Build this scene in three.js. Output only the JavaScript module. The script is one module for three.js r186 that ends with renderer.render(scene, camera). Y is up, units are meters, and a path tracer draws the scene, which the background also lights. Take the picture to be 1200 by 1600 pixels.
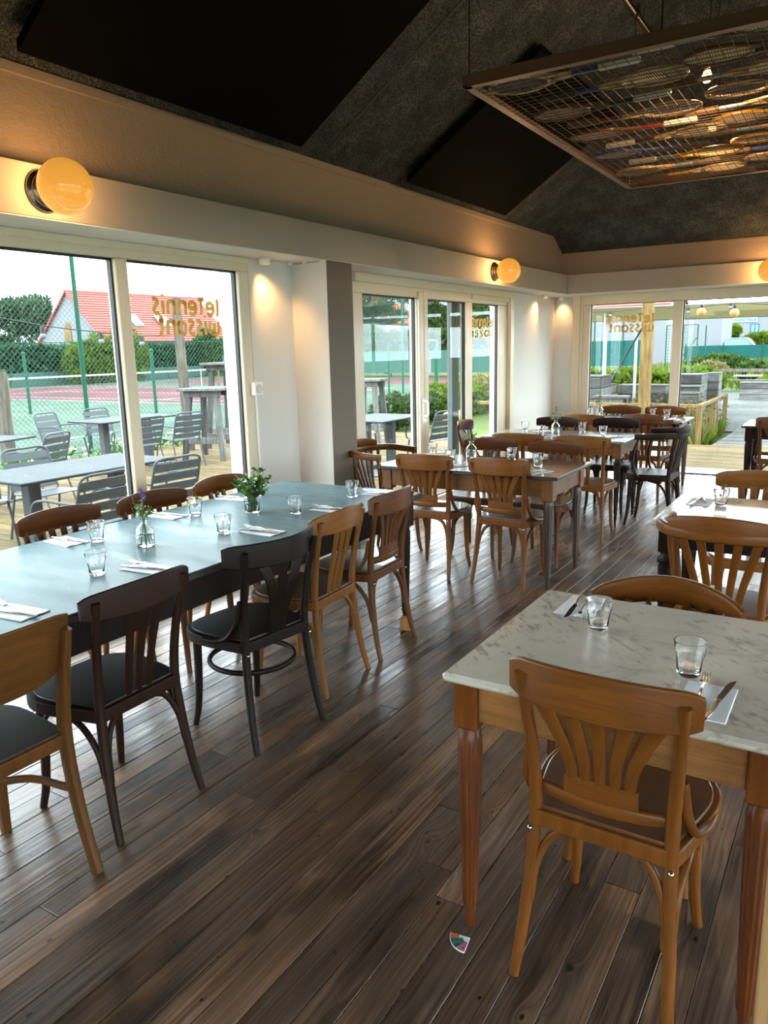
import * as THREE from 'three';
import { mergeGeometries } from 'three/addons/utils/BufferGeometryUtils.js';
import { FontLoader } from 'three/addons/loaders/FontLoader.js';
import { TextGeometry } from 'three/addons/geometries/TextGeometry.js';

// ---------------------------------------------------------------- camera, sky, exposure
const scene = new THREE.Scene();
const camera = new THREE.PerspectiveCamera(67.9, 1200 / 1600, 0.05, 400);
camera.position.set(0, 1.55, 0);
camera.rotation.order = 'YXZ';
camera.rotation.set(-0.2102, 0.560463, -0.02435);
const SKY = 5.2;                                   // bright even overcast
scene.background = new THREE.Color(0.9, 0.96, 1.06);
scene.backgroundIntensity = SKY;
const renderer = new THREE.WebGLRenderer({ antialias: true });
renderer.toneMapping = THREE.LinearToneMapping;
renderer.toneMappingExposure = 2.7;
renderer.shadowMap.enabled = true;
document.body.appendChild(renderer.domElement);

// ---------------------------------------------------------------- helpers
let SEED = 7;
const rnd = () => { SEED = (SEED + 0x6d2b79f5) | 0; let t = Math.imul(SEED ^ (SEED >>> 15), 1 | SEED); t = (t + Math.imul(t ^ (t >>> 7), 61 | t)) ^ t; return ((t ^ (t >>> 14)) >>> 0) / 4294967296; };
const rr = (a, b) => a + (b - a) * rnd();
const V = (x, y, z) => new THREE.Vector3(x, y, z);
const names = new Map();
function numbered(n) { const k = names.get(n) || 0; names.set(n, k + 1); return k ? n + '_' + String(k).padStart(3, '0') : n; }
function shade(o) { o.traverse((m) => { if (m.isMesh) { m.castShadow = true; m.receiveShadow = true; } }); return o; }
function tag(o, label, category, group, kind) {
  if (label) o.userData.label = label;
  if (category) o.userData.category = category;
  if (group) o.userData.group = group;
  if (kind) o.userData.kind = kind;
  return o;
}
function thing(name, label, category, [x, y, z] = [0, 0, 0], turn = 0, group) {
  const o = new THREE.Group(); o.name = numbered(name); scene.add(o);
  o.position.set(x, y, z); o.rotation.y = turn;
  return tag(o, label, category, group);
}
function struct(name, label) { const o = new THREE.Group(); o.name = numbered(name); scene.add(o); return tag(o, label, null, null, 'structure'); }
const partNames = new WeakMap();
function obj(name, geos, mat, parent) {
  const g = Array.isArray(geos) ? (geos.length > 1 ? mergeGeometries(geos) : geos[0]) : geos;
  if (!g) throw new Error('merge failed ' + name);
  const m = new THREE.Mesh(g, mat); m.castShadow = m.receiveShadow = true;
  if (parent) {
    let c = partNames.get(parent); if (!c) partNames.set(parent, c = new Map());
    const k = c.get(name) || 0; c.set(name, k + 1);
    m.name = k ? name + '_' + String(k).padStart(3, '0') : name; parent.add(m);
  } else { m.name = numbered(name); scene.add(m); }
  return m;
}
function geo(pos, uv, idx, normals) {
  const g = new THREE.BufferGeometry();
  g.setAttribute('position', new THREE.Float32BufferAttribute(pos, 3));
  g.setAttribute('uv', new THREE.Float32BufferAttribute(uv, 2));
  g.setIndex(idx);
  if (normals) g.setAttribute('normal', new THREE.Float32BufferAttribute(normals, 3)); else g.computeVertexNormals();
  return g;
}
// flat polygons (each convex, counter-clockwise), own vertices per face; uv in metres along the face
function faces(list, swap) {
  const P = [], U = [], N = [], I = [];
  for (const f of list) {
    const a = f[0], n = new THREE.Vector3().subVectors(f[1], a).cross(new THREE.Vector3().subVectors(f[2], a)).normalize();
    const ax = Math.abs(n.x), ay = Math.abs(n.y), az = Math.abs(n.z), s = P.length / 3;
    for (const p of f) {
      P.push(p.x, p.y, p.z); N.push(n.x, n.y, n.z);
      let u = ay >= ax && ay >= az ? [p.x, p.z] : ax >= az ? [p.z, p.y] : [p.x, p.y];
      if (swap) u = [u[1], u[0]];
      U.push(u[0], u[1]);
    }
    for (let k = 1; k < f.length - 1; k++) I.push(s, s + k, s + k + 1);
  }
  return geo(P, U, I, N);
}
// box from corner to corner with chamfered edges (44 triangles), uv in metres
function bx(x0, x1, y0, y1, z0, z1, c = 0, swap) {
  if (x0 > x1) [x0, x1] = [x1, x0]; if (y0 > y1) [y0, y1] = [y1, y0]; if (z0 > z1) [z0, z1] = [z1, z0];
  c = Math.min(c, (x1 - x0) * 0.45, (y1 - y0) * 0.45, (z1 - z0) * 0.45);
  const L = [x0, y0, z0], Hh = [x1, y1, z1], F = [];
  const pt = (s, ax) => { const q = [0, 0, 0]; for (let k = 0; k < 3; k++) { const o = k === ax ? 0 : c; q[k] = s[k] > 0 ? Hh[k] - o : L[k] + o; } return V(...q); };
  const cen = V((x0 + x1) / 2, (y0 + y1) / 2, (z0 + z1) / 2);
  const add = (f) => { const n = new THREE.Vector3().subVectors(f[1], f[0]).cross(new THREE.Vector3().subVectors(f[2], f[0])), m = f.reduce((a, p) => a.add(p), V(0, 0, 0)).divideScalar(f.length).sub(cen); if (n.dot(m) < 0) f.reverse(); F.push(f); };
  for (let a = 0; a < 3; a++) for (const s of [-1, 1]) {
    const b = (a + 1) % 3, d = (a + 2) % 3, q = [[-1, -1], [1, -1], [1, 1], [-1, 1]].map(([u, v]) => { const k = [0, 0, 0]; k[a] = s; k[b] = u; k[d] = v; return pt(k, a); });
    add(q);
  }
  if (c > 0) {
    for (let a = 0; a < 3; a++) { const b = (a + 1) % 3, d = (a + 2) % 3; for (const s of [-1, 1]) for (const t of [-1, 1]) { const q = []; for (const [e, ax] of [[-1, b], [1, b], [1, d], [-1, d]]) { const k = [0, 0, 0]; k[a] = e; k[b] = s; k[d] = t; q.push(pt(k, ax)); } add(q); } }
    for (const i of [-1, 1]) for (const j of [-1, 1]) for (const k of [-1, 1]) add([0, 1, 2].map((a) => pt([i, j, k], a)));
  }
  return faces(F, swap);
}
const box = (w, h, d, c, swap) => bx(-w / 2, w / 2, -h / 2, h / 2, -d / 2, d / 2, c, swap);
const at = (g, x, y, z, ry = 0, rx = 0, rz = 0) => { g = g.clone(); g.applyMatrix4(new THREE.Matrix4().makeRotationFromEuler(new THREE.Euler(rx, ry, rz, 'YXZ')).setPosition(x, y, z)); return g; };
// prism: a planar convex polygon thickened by a vector
function prism(poly, t) {
  const A = poly.map((p) => V(...p)), T = V(...t), n = new THREE.Vector3().subVectors(A[1], A[0]).cross(new THREE.Vector3().subVectors(A[2], A[0]));
  if (n.dot(T) > 0) A.reverse();
  const B = A.map((p) => p.clone().add(T)), F = [A, [...B].reverse()];
  for (let k = 0; k < A.length; k++) { const m = (k + 1) % A.length; F.push([A[m], A[k], B[k], B[m]]); }
  return faces(F);
}
// sweep a section along a path. P: points; o.n samples; o.w, o.h numbers or functions of t; o.prof 'r' round or 'b' rounded bar; o.up reference
function sweep(P, o = {}) {
  P = P.map((p) => V(...p));
  let pts = P;
  if (P.length > 2 || o.n) { const c = new THREE.CatmullRomCurve3(P, !!o.closed, 'centripetal'); const n = o.n || P.length * 3; pts = []; for (let i = 0; i <= (o.closed ? n - 1 : n); i++) pts.push(c.getPoint(i / n)); }
  const up = V(...(o.up || [0, 1, 0])), fn = (f, t) => (typeof f === 'function' ? f(t) : f), w = o.w ?? 0.02, h = o.h ?? o.w ?? 0.02;
  let sec = [];
  if ((o.prof || 'r') === 'r') { const k = o.k || 8; for (let i = 0; i <= k; i++) { const a = (i / k) * 2 * Math.PI; sec.push([Math.cos(a) / 2, Math.sin(a) / 2]); } }
  const N = pts.length, pos = [], uv = [], idx = [];
  let len = 0, K = 0;
  const ring = [];
  for (let i = 0; i < N; i++) {
    const a = pts[o.closed ? (i - 1 + N) % N : Math.max(0, i - 1)], b = pts[o.closed ? (i + 1) % N : Math.min(N - 1, i + 1)];
    const T = new THREE.Vector3().subVectors(b, a).normalize(), Nn = up.clone().addScaledVector(T, -up.dot(T)).normalize(), B = new THREE.Vector3().crossVectors(T, Nn);
    const t = N > 1 ? i / (N - 1) : 0, W = fn(w, t), H2 = fn(h, t);
    if (i) len += pts[i].distanceTo(pts[i - 1]);
    let s = sec;
    if (o.prof === 'b') {
      const c = Math.min(o.c ?? 0.004, W * 0.45, H2 * 0.45), x = W / 2, y = H2 / 2;
      s = [[x, -y + c], [x, y - c], [x - c, y], [-x + c, y], [-x, y - c], [-x, -y + c], [-x + c, -y], [x - c, -y], [x, -y + c]];
    } else s = sec.map(([p, q]) => [p * W, q * H2]);
    K = s.length; let per = 0; const r = [];
    for (let k = 0; k < K; k++) {
      const p = pts[i].clone().addScaledVector(B, s[k][0]).addScaledVector(Nn, s[k][1]);
      if (k) per += Math.hypot(s[k][0] - s[k - 1][0], s[k][1] - s[k - 1][1]);
      pos.push(p.x, p.y, p.z); uv.push(per, len); r.push(p);
    }
    ring.push(r);
  }
  const q = (a, b, c, d) => idx.push(a, b, c, a, c, d);
  for (let i = 0; i < (o.closed ? N : N - 1); i++) { const j = (i + 1) % N; for (let k = 0; k < K - 1; k++) q(i * K + k, i * K + k + 1, j * K + k + 1, j * K + k); }
  const body = geo(pos, uv, idx), nn = body.attributes.normal;
  for (let i = 0; i < N; i++) { const a = i * K, b = i * K + K - 1, v = V(nn.getX(a) + nn.getX(b), nn.getY(a) + nn.getY(b), nn.getZ(a) + nn.getZ(b)).normalize(); nn.setXYZ(a, v.x, v.y, v.z); nn.setXYZ(b, v.x, v.y, v.z); }
  if (o.closed) return body;
  return mergeGeometries([body, faces([ring[0].slice(0, -1), ring[N - 1].slice(0, -1).reverse()].map((f) => f))]);
}
const rod = (a, b, r, k = 6) => sweep([a, b], { w: 2 * r, k, up: Math.abs(a[1] - b[1]) > 0.8 * Math.hypot(a[0] - b[0], a[1] - b[1], a[2] - b[2]) ? [0, 0, 1] : [0, 1, 0] });
function lathe(prof, seg = 24) { const g = new THREE.LatheGeometry(prof.map(([r, y]) => new THREE.Vector2(Math.max(r, 1e-4), y)), seg); return g; }
function extr(shape, depth, bevel = 0, cs = 8) {
  const g = new THREE.ExtrudeGeometry(shape, { depth, bevelEnabled: bevel > 0, bevelSize: bevel, bevelThickness: bevel, bevelSegments: 2, curveSegments: cs });
  const n = g.attributes.position.count; g.setIndex([...Array(n).keys()]); return g;
}
// ---------------------------------------------------------------- textures
function lattice(seed) { const a = new Float32Array(65536); let s = seed * 7919 + 13; for (let i = 0; i < 65536; i++) { s = (Math.imul(s, 1664525) + 1013904223) | 0; a[i] = ((s >>> 8) & 0xffff) / 65535; } return a; }
const LAT = lattice(3);
function vnoise(x, y, px, py, o = 0) {   // value noise, periodic with px, py cells
  const xi = Math.floor(x), yi = Math.floor(y), fx = x - xi, fy = y - yi, u = fx * fx * (3 - 2 * fx), v = fy * fy * (3 - 2 * fy);
  const h = (i, j) => LAT[((((i % px) + px) % px) * 251 + (((j % py) + py) % py) * 1013 + o * 4099) & 65535];
  return (h(xi, yi) * (1 - u) + h(xi + 1, yi) * u) * (1 - v) + (h(xi, yi + 1) * (1 - u) + h(xi + 1, yi + 1) * u) * v;
}
function fbm(x, y, fx, fy, oct, o = 0) { let s = 0, a = 0.5, t = 0; for (let k = 0; k < oct; k++) { s += a * vnoise(x * fx, y * fy, fx, fy, o + k); t += a; fx *= 2; fy *= 2; a *= 0.5; } return s / t; }
function tex(w, h, fn, srgb = true, repx = 1, repy = 1) {
  const d = new Uint8Array(w * h * 4);
  for (let y = 0; y < h; y++) for (let x = 0; x < w; x++) { const c = fn(x / w, y / h), i = (y * w + x) * 4, q = Array.isArray(c) ? c : [c, c, c]; for (let k = 0; k < 3; k++) d[i + k] = Math.max(0, Math.min(255, q[k] * 255)); d[i + 3] = 255; }
  const t = new THREE.DataTexture(d, w, h); t.wrapS = t.wrapT = THREE.RepeatWrapping; t.magFilter = THREE.LinearFilter; t.minFilter = THREE.LinearMipmapLinearFilter;
  if (srgb) t.colorSpace = THREE.SRGBColorSpace;
  t.repeat.set(repx, repy); t.needsUpdate = true; return t;
}
const sm = (a, b, x) => { x = Math.max(0, Math.min(1, (x - a) / (b - a))); return x * x * (3 - 2 * x); };
// furniture wood: grain runs along v; one tile is 0.4 m
const grainFn = (u, v) => { const w = fbm(u, v, 3, 1, 3, 5) * 0.5, s = fbm(u + w * 0.3, v, 22, 2, 3, 9), f = vnoise(u * 90, v * 6, 90, 6, 3), b = fbm(u, v, 2, 3, 3, 21); return 0.74 + 0.2 * s - 0.1 * (f > 0.72 ? 1 : 0) * s + 0.16 * (b - 0.5); };
const T_grain = tex(256, 512, grainFn, true, 2.5, 2.5);
const T_grainB = tex(256, 256, (u, v) => { const g = grainFn(u, v) * 0.7 + 0.3 * vnoise(u * 64, v * 8, 64, 8, 2); return g; }, false, 2.5, 2.5);
// old floor boards: u across (1 m), v along (3 m)
function boardFn(k) {
  const knots = []; let s = 11 + k * 31; const r = () => { s = (s * 16807) % 2147483647; return s / 2147483647; };
  for (let i = 0; i < 16; i++) knots.push([r(), r(), 0.004 + 0.008 * r()]);
  const holes = []; for (let i = 0; i < 46; i++) holes.push([r(), r(), 0.003 + 0.004 * r()]);
  return (u, v) => {
    let wx = u + 0.012 * (fbm(u, v, 5, 5, 3, 40 + k) - 0.5) * 2, swirl = 0, dark = 0;
    for (const [a, b, q] of knots) { let du = Math.abs(u - a); du = Math.min(du, 1 - du); let dv = Math.abs(v - b); dv = Math.min(dv, 1 - dv) * 3; const d = Math.hypot(du, dv * 0.55); if (d < 0.07) { swirl += Math.exp(-d / 0.018) * 0.05; if (d < q) dark += 0.5 * (1 - d / q); } }
    wx += swirl;
    const ring = 0.5 + 0.5 * Math.sin((wx * 46 + fbm(u, v, 8, 3, 3, 50 + k) * 7) * 6.283), fine = vnoise(wx * 300, v * 14, 300, 14, 7), mid = fbm(u, v, 26, 3, 3, 60 + k), patch = fbm(u, v, 7, 6, 4, 70 + k), stain = sm(0.55, 0.75, fbm(u, v, 6, 9, 4, 80 + k)), pale = sm(0.58, 0.78, fbm(u, v, 9, 12, 4, 90 + k));
    let l = 0.52 + 0.17 * (mid - 0.5) + 0.14 * (ring - 0.5) * sm(0.35, 0.6, patch) + 0.24 * (fine - 0.5) + 0.42 * (patch - 0.5);
    l -= 0.13 * stain; l += 0.13 * pale; l -= dark;
    for (const [a, b, q] of holes) { const du = Math.abs(u - a), dv = Math.abs(v - b) * 3; if (du < q * 2 && dv < q * 3) { const d = Math.hypot(du, dv * 0.6); if (d < q) l -= 0.6 * sm(q, q * 0.5, d); } }
    const warm = fbm(u, v, 5, 7, 3, 100 + k) - 0.5;
    return [l * (0.98 + 0.16 * warm), l * (0.87 + 0.02 * warm), l * (0.785 - 0.14 * warm)];
  };
}
const T_board = [0, 1].map((k) => tex(768, 2048, boardFn(k), true, 1, 1 / 3));
const T_boardR = tex(512, 512, (u, v) => { const p = fbm(u, v, 9, 5, 4, 33), f = fbm(u, v, 60, 6, 3, 34); return 0.2 + 0.32 * p + 0.22 * (f - 0.5); }, false, 1, 1 / 3);
const T_boardB = tex(512, 1024, (u, v) => 0.6 * fbm(u, v, 90, 8, 3, 36) + 0.4 * fbm(u, v, 8, 6, 3, 37), false, 1, 1 / 3);
const T_marble = tex(1024, 1024, (u, v) => {
  const a = fbm(u, v, 3, 3, 5, 1), b = fbm(u + 0.13 * a, v, 4, 7, 5, 11), c = fbm(u, v + 0.2 * b, 9, 14, 4, 17);
  const vein = Math.exp(-Math.abs(b - 0.5) * 26) * sm(0.4, 0.62, a), vein2 = Math.exp(-Math.abs(c - 0.5) * 30) * sm(0.42, 0.6, fbm(u, v, 5, 4, 3, 23));
  const st = fbm(u + v, v - u + 0.03 * a, 18, 52, 3, 29), spk = sm(0.56, 0.8, st) * sm(0.35, 0.7, fbm(u, v, 7, 7, 3, 31)); const cloud = 0.86 + 0.10 * (a - 0.5) + 0.05 * (c - 0.5), l = cloud - 0.06 * vein - 0.08 * vein2 - 0.16 * spk; return [l, l * 0.99, l * 0.965];
}, true, 1.1, 1.1);
const T_plaster = tex(512, 512, (u, v) => 0.5 * fbm(u, v, 90, 90, 2, 5) + 0.5 * fbm(u, v, 24, 24, 3, 9), false, 1.6, 1.6);
const T_sprayC = tex(512, 512, (u, v) => { const s = fbm(u, v, 110, 110, 2, 61), p = fbm(u, v, 5, 5, 4, 66); return 0.42 + 0.5 * (s > 0.52 ? 1 : 0.35) * (0.5 + p * 0.8) - 0.1; }, true, 1.8, 1.8);
const T_smear = tex(512, 512, (u, v) => 0.93 + 0.10 * (fbm(u, v, 3, 18, 4, 71) - 0.5) + 0.06 * (fbm(u, v, 4, 4, 4, 75) - 0.5), true, 0.8, 0.8);
const T_smearR = tex(256, 256, (u, v) => 0.55 + 0.5 * (fbm(u, v, 4, 14, 4, 78) - 0.5), false, 0.8, 0.8);
const T_weather = tex(256, 512, (u, v) => { const g = fbm(u, v, 30, 3, 3, 41), p = fbm(u, v, 5, 5, 3, 44); return 0.72 + 0.34 * (g - 0.5) + 0.28 * (p - 0.5); }, true, 2, 1);
const T_mottle = tex(512, 512, (u, v) => 0.8 + 0.4 * (fbm(u, v, 6, 6, 5, 91) - 0.5) + 0.16 * (fbm(u, v, 80, 80, 2, 97) - 0.5), true, 0.1, 0.1);
// ---------------------------------------------------------------- materials
const S = (c, r = 0.6, o = {}) => new THREE.MeshStandardMaterial({ color: c, roughness: r, ...o });
const Ph = (c, r, o = {}) => new THREE.MeshPhysicalMaterial({ color: c, roughness: r, ...o });
const wood = (c, r = 0.42, o = { clearcoat: 0.06, clearcoatRoughness: 0.25, specularIntensity: 0.35 }) => Ph(c, r, { map: T_grain, bumpMap: T_grainB, bumpScale: 0.0006, ...o });
const worn = { specularIntensity: 0.35 };
const M = {
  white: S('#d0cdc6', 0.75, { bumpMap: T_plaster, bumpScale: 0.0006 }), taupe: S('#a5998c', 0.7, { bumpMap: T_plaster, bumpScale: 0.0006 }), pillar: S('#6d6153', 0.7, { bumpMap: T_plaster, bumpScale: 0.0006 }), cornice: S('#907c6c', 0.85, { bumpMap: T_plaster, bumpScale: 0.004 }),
  ceil: Ph('#696c6b', 0.9, { specularIntensity: 0.1, map: T_sprayC, bumpMap: T_sprayC, bumpScale: 0.006 }), baffle: Ph('#070706', 0.9, { specularIntensity: 0.08, bumpMap: T_plaster, bumpScale: 0.0008 }), black: S('#0d0d0d', 0.6),
  frame: Ph('#d6c9ae', 0.4, { clearcoat: 0.1 }), gasket: S('#1d1e22', 0.6), alu: S('#9a9a98', 0.35, { metalness: 0.7 }), extwall: S('#8d9598', 0.85), extgrey: S('#7d8485', 0.6),
  glass: Ph('#f4faf8', 0, { transmission: 1, thickness: 0, ior: 1.5, specularIntensity: 0.3 }), gold: Ph('#e2bd76', 0.6, { transmission: 0.35, thickness: 0, side: THREE.DoubleSide }),
  chrome: S('#8a8378', 0.22, { metalness: 1 }), steel: S('#b9bcc0', 0.2, { metalness: 1 }), blade: S('#5d5c5c', 0.18, { metalness: 1 }), paper: S('#dfe3e6', 0.8), plastic: S('#efe9df', 0.4),
  tumbler: Ph('#ffffff', 0, { transmission: 1, thickness: 0.004, ior: 1.42 }), water: Ph('#f6fbf4', 0, { transmission: 1, thickness: 0.05, ior: 1.33 }),
  marble: Ph('#e2dbd0', 0.14, { map: T_marble, specularIntensity: 0.35 }), lino: Ph('#6f868b', 0.5, { specularIntensity: 0.1, ior: 1.25, map: T_smear, roughnessMap: T_smearR }), darktop: Ph('#6b533c', 0.3, { specularIntensity: 0.5, map: T_smear, roughnessMap: T_smearR }), greytop: Ph('#85827b', 0.3, { specularIntensity: 0.4, map: T_smear, roughnessMap: T_smearR }),
  edge: S('#1a1613', 0.45), ebony: wood('#2c150a', 0.5, worn), ebonyB: wood('#1c0e07', 0.5, worn), walnut: wood('#683c1c'), mahog: wood('#7b481b', 0.34), maple: wood('#b98a55', 0.4), oak: wood('#875524', 0.4), amber: wood('#633d18', 0.42),
  stem: S('#4f6a2c', 0.7), leaf: Ph('#4c7a25', 0.5, { transmission: 0.3, thickness: 0, side: THREE.DoubleSide }), leafD: Ph('#2d5424', 0.5, { transmission: 0.2, thickness: 0, side: THREE.DoubleSide }), leafS: Ph('#7b8a5c', 0.6, { transmission: 0.3, thickness: 0, side: THREE.DoubleSide }), violet: Ph('#5a49a8', 0.6, { transmission: 0.3, thickness: 0, side: THREE.DoubleSide }), petal: Ph('#e8e2d6', 0.6, { transmission: 0.3, thickness: 0, side: THREE.DoubleSide }),
  greypaint: S('#55595d', 0.45), stone: Ph('#6f787e', 0.4, { specularIntensity: 0.3, map: T_marble }), grey: [0, 1, 2, 3].map((k) => S(['#8c8a86', '#9a9893', '#7d7b78', '#a5a29c'][k], 0.85, { map: T_weather })), timber: S('#c9a468', 0.8, { map: T_weather }), timberG: S('#a39a8c', 0.85, { map: T_weather }),
  green: S('#2f7d63', 0.5), mesh: S('#557d6e', 0.5), screen: S('#276f6a', 0.8, { side: THREE.DoubleSide }), court: S('#5f7a64', 0.9, { map: T_mottle }), red: S('#8a4550', 0.9, { map: T_mottle }), line: S('#c8c8c4', 0.8), grass: S('#6f8236', 0.95, { map: T_mottle }), concrete: S('#82837f', 0.9, { map: T_mottle }),
  house: S('#86878b', 0.9), tile: S('#8e3a31', 0.8), tileB: S('#a05530', 0.8), pane: Ph('#5d7f90', 0.5, { specularIntensity: 0.3 }), pane2: Ph('#27458a', 0.7, { specularIntensity: 0.2 }), sail: Ph('#cdbf86', 0.8, { transmission: 0.25, thickness: 0, side: THREE.DoubleSide }),
  hedge: Ph('#4e6c30', 0.8, { transmission: 0.25, thickness: 0, side: THREE.DoubleSide }), hedgeD: Ph('#3e6146', 0.8, { transmission: 0.25, thickness: 0, side: THREE.DoubleSide }), pine: Ph('#4a5d49', 0.85, { transmission: 0.15, thickness: 0, side: THREE.DoubleSide }), lime: Ph('#82a02c', 0.8, { transmission: 0.3, thickness: 0, side: THREE.DoubleSide }), dry: Ph('#a89a6a', 0.9, { transmission: 0.3, thickness: 0, side: THREE.DoubleSide }), bark: S('#5b4a3c', 0.95),
};
// matt outdoor colours, darkened to offset the over-bright sky and exposure
for (const [k, f] of [['court', 0.55], ['red', 0.5], ['line', 0.6], ['grass', 0.55], ['concrete', 0.5], ['timberG', 0.55], ['timber', 0.62], ['hedge', 0.48], ['hedgeD', 0.6], ['lime', 0.4], ['pine', 0.8], ['dry', 0.45], ['screen', 0.42], ['green', 0.3], ['mesh', 0.5], ['greypaint', 0.75], ['sail', 0.42], ['stone', 0.29], ['house', 0.7], ['extwall', 0.5], ['extgrey', 0.6], ['tileB', 0.7]]) { const m = M[k]; m.color.multiplyScalar(f * 0.8); if (m.isMeshPhysicalMaterial) { m.specularIntensity = 0.15; m.roughness = Math.max(m.roughness, 0.6); } else M[k] = Ph(m.color, m.roughness, { map: m.map, side: m.side, specularIntensity: 0.2 }); }
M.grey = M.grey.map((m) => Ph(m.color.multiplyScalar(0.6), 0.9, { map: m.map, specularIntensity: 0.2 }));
// ---------------------------------------------------------------- the room
const XW = -3.52, XB = -3.21, ZB = -9.93, ZF = 3.0, XR = 3.5;
// floor: a slab with its boards
const floorM = obj('floor', bx(-3.6, XR, -0.16, -0.024, ZB - 0.05, ZF), M.ebonyB); tag(floorM, 'worn brown timber board floor of the dining room', null, null, 'structure');
{
  const mats = [];
  ['#c9b09c', '#b69f8f', '#a49082', '#bda693', '#ad9584', '#978579'].forEach((c, i) => mats.push(Ph(c, 1.0, { specularIntensity: 0.85, map: T_board[i % 2], roughnessMap: T_boardR, bumpMap: T_boardB, bumpScale: 0.0012 })));
  let x = -3.53; const rest = []; let n = 0;
  while (x < XR - 0.02) {
    const w = Math.min(rr(0.09, 0.112), XR - x); let z = ZB - 0.03; const first = rr(0.6, 2.4); let k = 0;
    while (z < ZF) {
      const L = k++ ? rr(1.9, 3.4) : first, z1 = Math.min(ZF, z + L), dy = rr(-0.0016, 0.0008), g = bx(x + 0.0011, x + w - 0.0011, -0.024, dy, z + 0.001, z1 - 0.001, 0.0011);
      const uv = g.attributes.uv, ou = rnd(), ov = rnd() * 3; for (let i = 0; i < uv.count; i++) uv.setXY(i, uv.getX(i) + ou, uv.getY(i) + ov);
      const vis = x < 0.45 && z < -0.3;
      if (vis && n < 290) { obj('plank', g, mats[Math.floor(rnd() * 6)], floorM); n++; } else rest.push(g);
      z = z1;
    }
    x += w;
  }
  tag(obj('planks', rest, mats[1], floorM), null, null, null, 'stuff');
}
// walls
const lw = obj('wall_left', [bx(-3.78, XW, -0.16, 2.165, -5.22, -3.99), bx(-3.78, XW, -0.16, 2.165, ZB - 0.1, -8.46), bx(-3.78, XW, -0.16, 2.165, 1.05, ZF), bx(-3.78, XW, 2.165, 2.5, ZB - 0.1, ZF), bx(-3.78, XW, -0.2, -0.02, ZB, ZF)], M.white);
tag(lw, 'white plastered left wall between the windows', null, null, 'structure');
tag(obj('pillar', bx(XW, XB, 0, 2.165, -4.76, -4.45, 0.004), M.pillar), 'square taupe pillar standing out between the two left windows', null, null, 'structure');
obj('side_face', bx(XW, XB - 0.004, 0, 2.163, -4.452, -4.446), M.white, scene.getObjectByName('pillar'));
tag(obj('wall_back', [bx(-3.78, -3.27, -0.16, 2.165, ZB - 0.22, ZB), bx(-3.78, XR + 0.2, 2.165, 2.5, ZB - 0.22, ZB), bx(1.9, XR + 0.2, -0.16, 2.165, ZB - 0.22, ZB)], M.white), 'white strip of back wall in the far corner', null, null, 'structure');
tag(obj('wall_front', [bx(-3.78, 0.2, -0.16, 5.2, ZF, ZF + 0.2), bx(3.2, XR + 0.2, -0.16, 5.2, ZF, ZF + 0.2), bx(0.2, 3.2, 2.165, 5.2, ZF, ZF + 0.2), bx(0.2, 3.2, -0.16, 0.02, ZF, ZF + 0.2)], M.white), 'wall behind the viewer with a window opening added for light', null, null, 'structure');
tag(obj('wall_right', [bx(XR, XR + 0.25, -0.16, 0.05, ZB, ZF), bx(XR, XR + 0.25, 2.165, 2.9, ZB, ZF), ...[[-9.93, -6.5], [-3.4, -3.1], [-0.2, 0.1], [2.7, 3]].map(([a, b]) => bx(XR, XR + 0.25, 0.05, 2.165, a, b))], M.white), 'right wall with wide window openings added for light', null, null, 'structure');
// lowered beams round the room with their white undersides
tag(obj('beam_left', bx(-3.6, XB, 2.168, 2.395, ZB, ZF, 0.003), M.taupe), 'taupe boxed beam along the left wall above the windows', null, null, 'structure');
obj('soffit', bx(-3.52, XB - 0.003, 2.163, 2.169, ZB, ZF), M.white, scene.getObjectByName('beam_left'));
tag(obj('beam_back', bx(XB, XR, 2.168, 2.395, ZB, -9.5, 0.003), M.taupe), 'taupe boxed beam across the far wall', null, null, 'structure');
obj('soffit', bx(XB, XR, 2.163, 2.169, ZB, -9.503), M.white, scene.getObjectByName('beam_back'));
tag(obj('beam_right', bx(3.1, XR, 2.165, 2.395, -9.5, ZF), M.taupe), 'taupe beam along the right wall', null, null, 'structure');
const XC = -3.3, YC = 2.825, ZC = -9.55, YK = 2.655, SL = 0.66, SB = 0.5;
tag(obj('cornice_left', [prism([[XC, 2.39, ZF], [XC, YC, ZF], [XC, YC, ZC + (YC - YK) / SB], [XC, YK, ZC], [XC, 2.39, ZC]], [-0.2, 0, 0]), bx(XC, XC + 0.012, YC - 0.05, YC, ZC + 0.42, ZF, 0.004)], M.cornice), 'rough brown plaster band above the left beam', null, null, 'structure');
tag(obj('cornice_back', [bx(XC, 3.3, 2.39, YK, ZC - 0.2, ZC), bx(XC, 3.3, YK - 0.03, YK, ZC, ZC + 0.01, 0.003)], M.cornice), 'rough brown plaster band above the far beam', null, null, 'structure');
tag(obj('cornice_right', bx(3.3, XR, 2.39, YC, ZC, ZF), M.cornice), 'plaster band above the right beam', null, null, 'structure');
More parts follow.
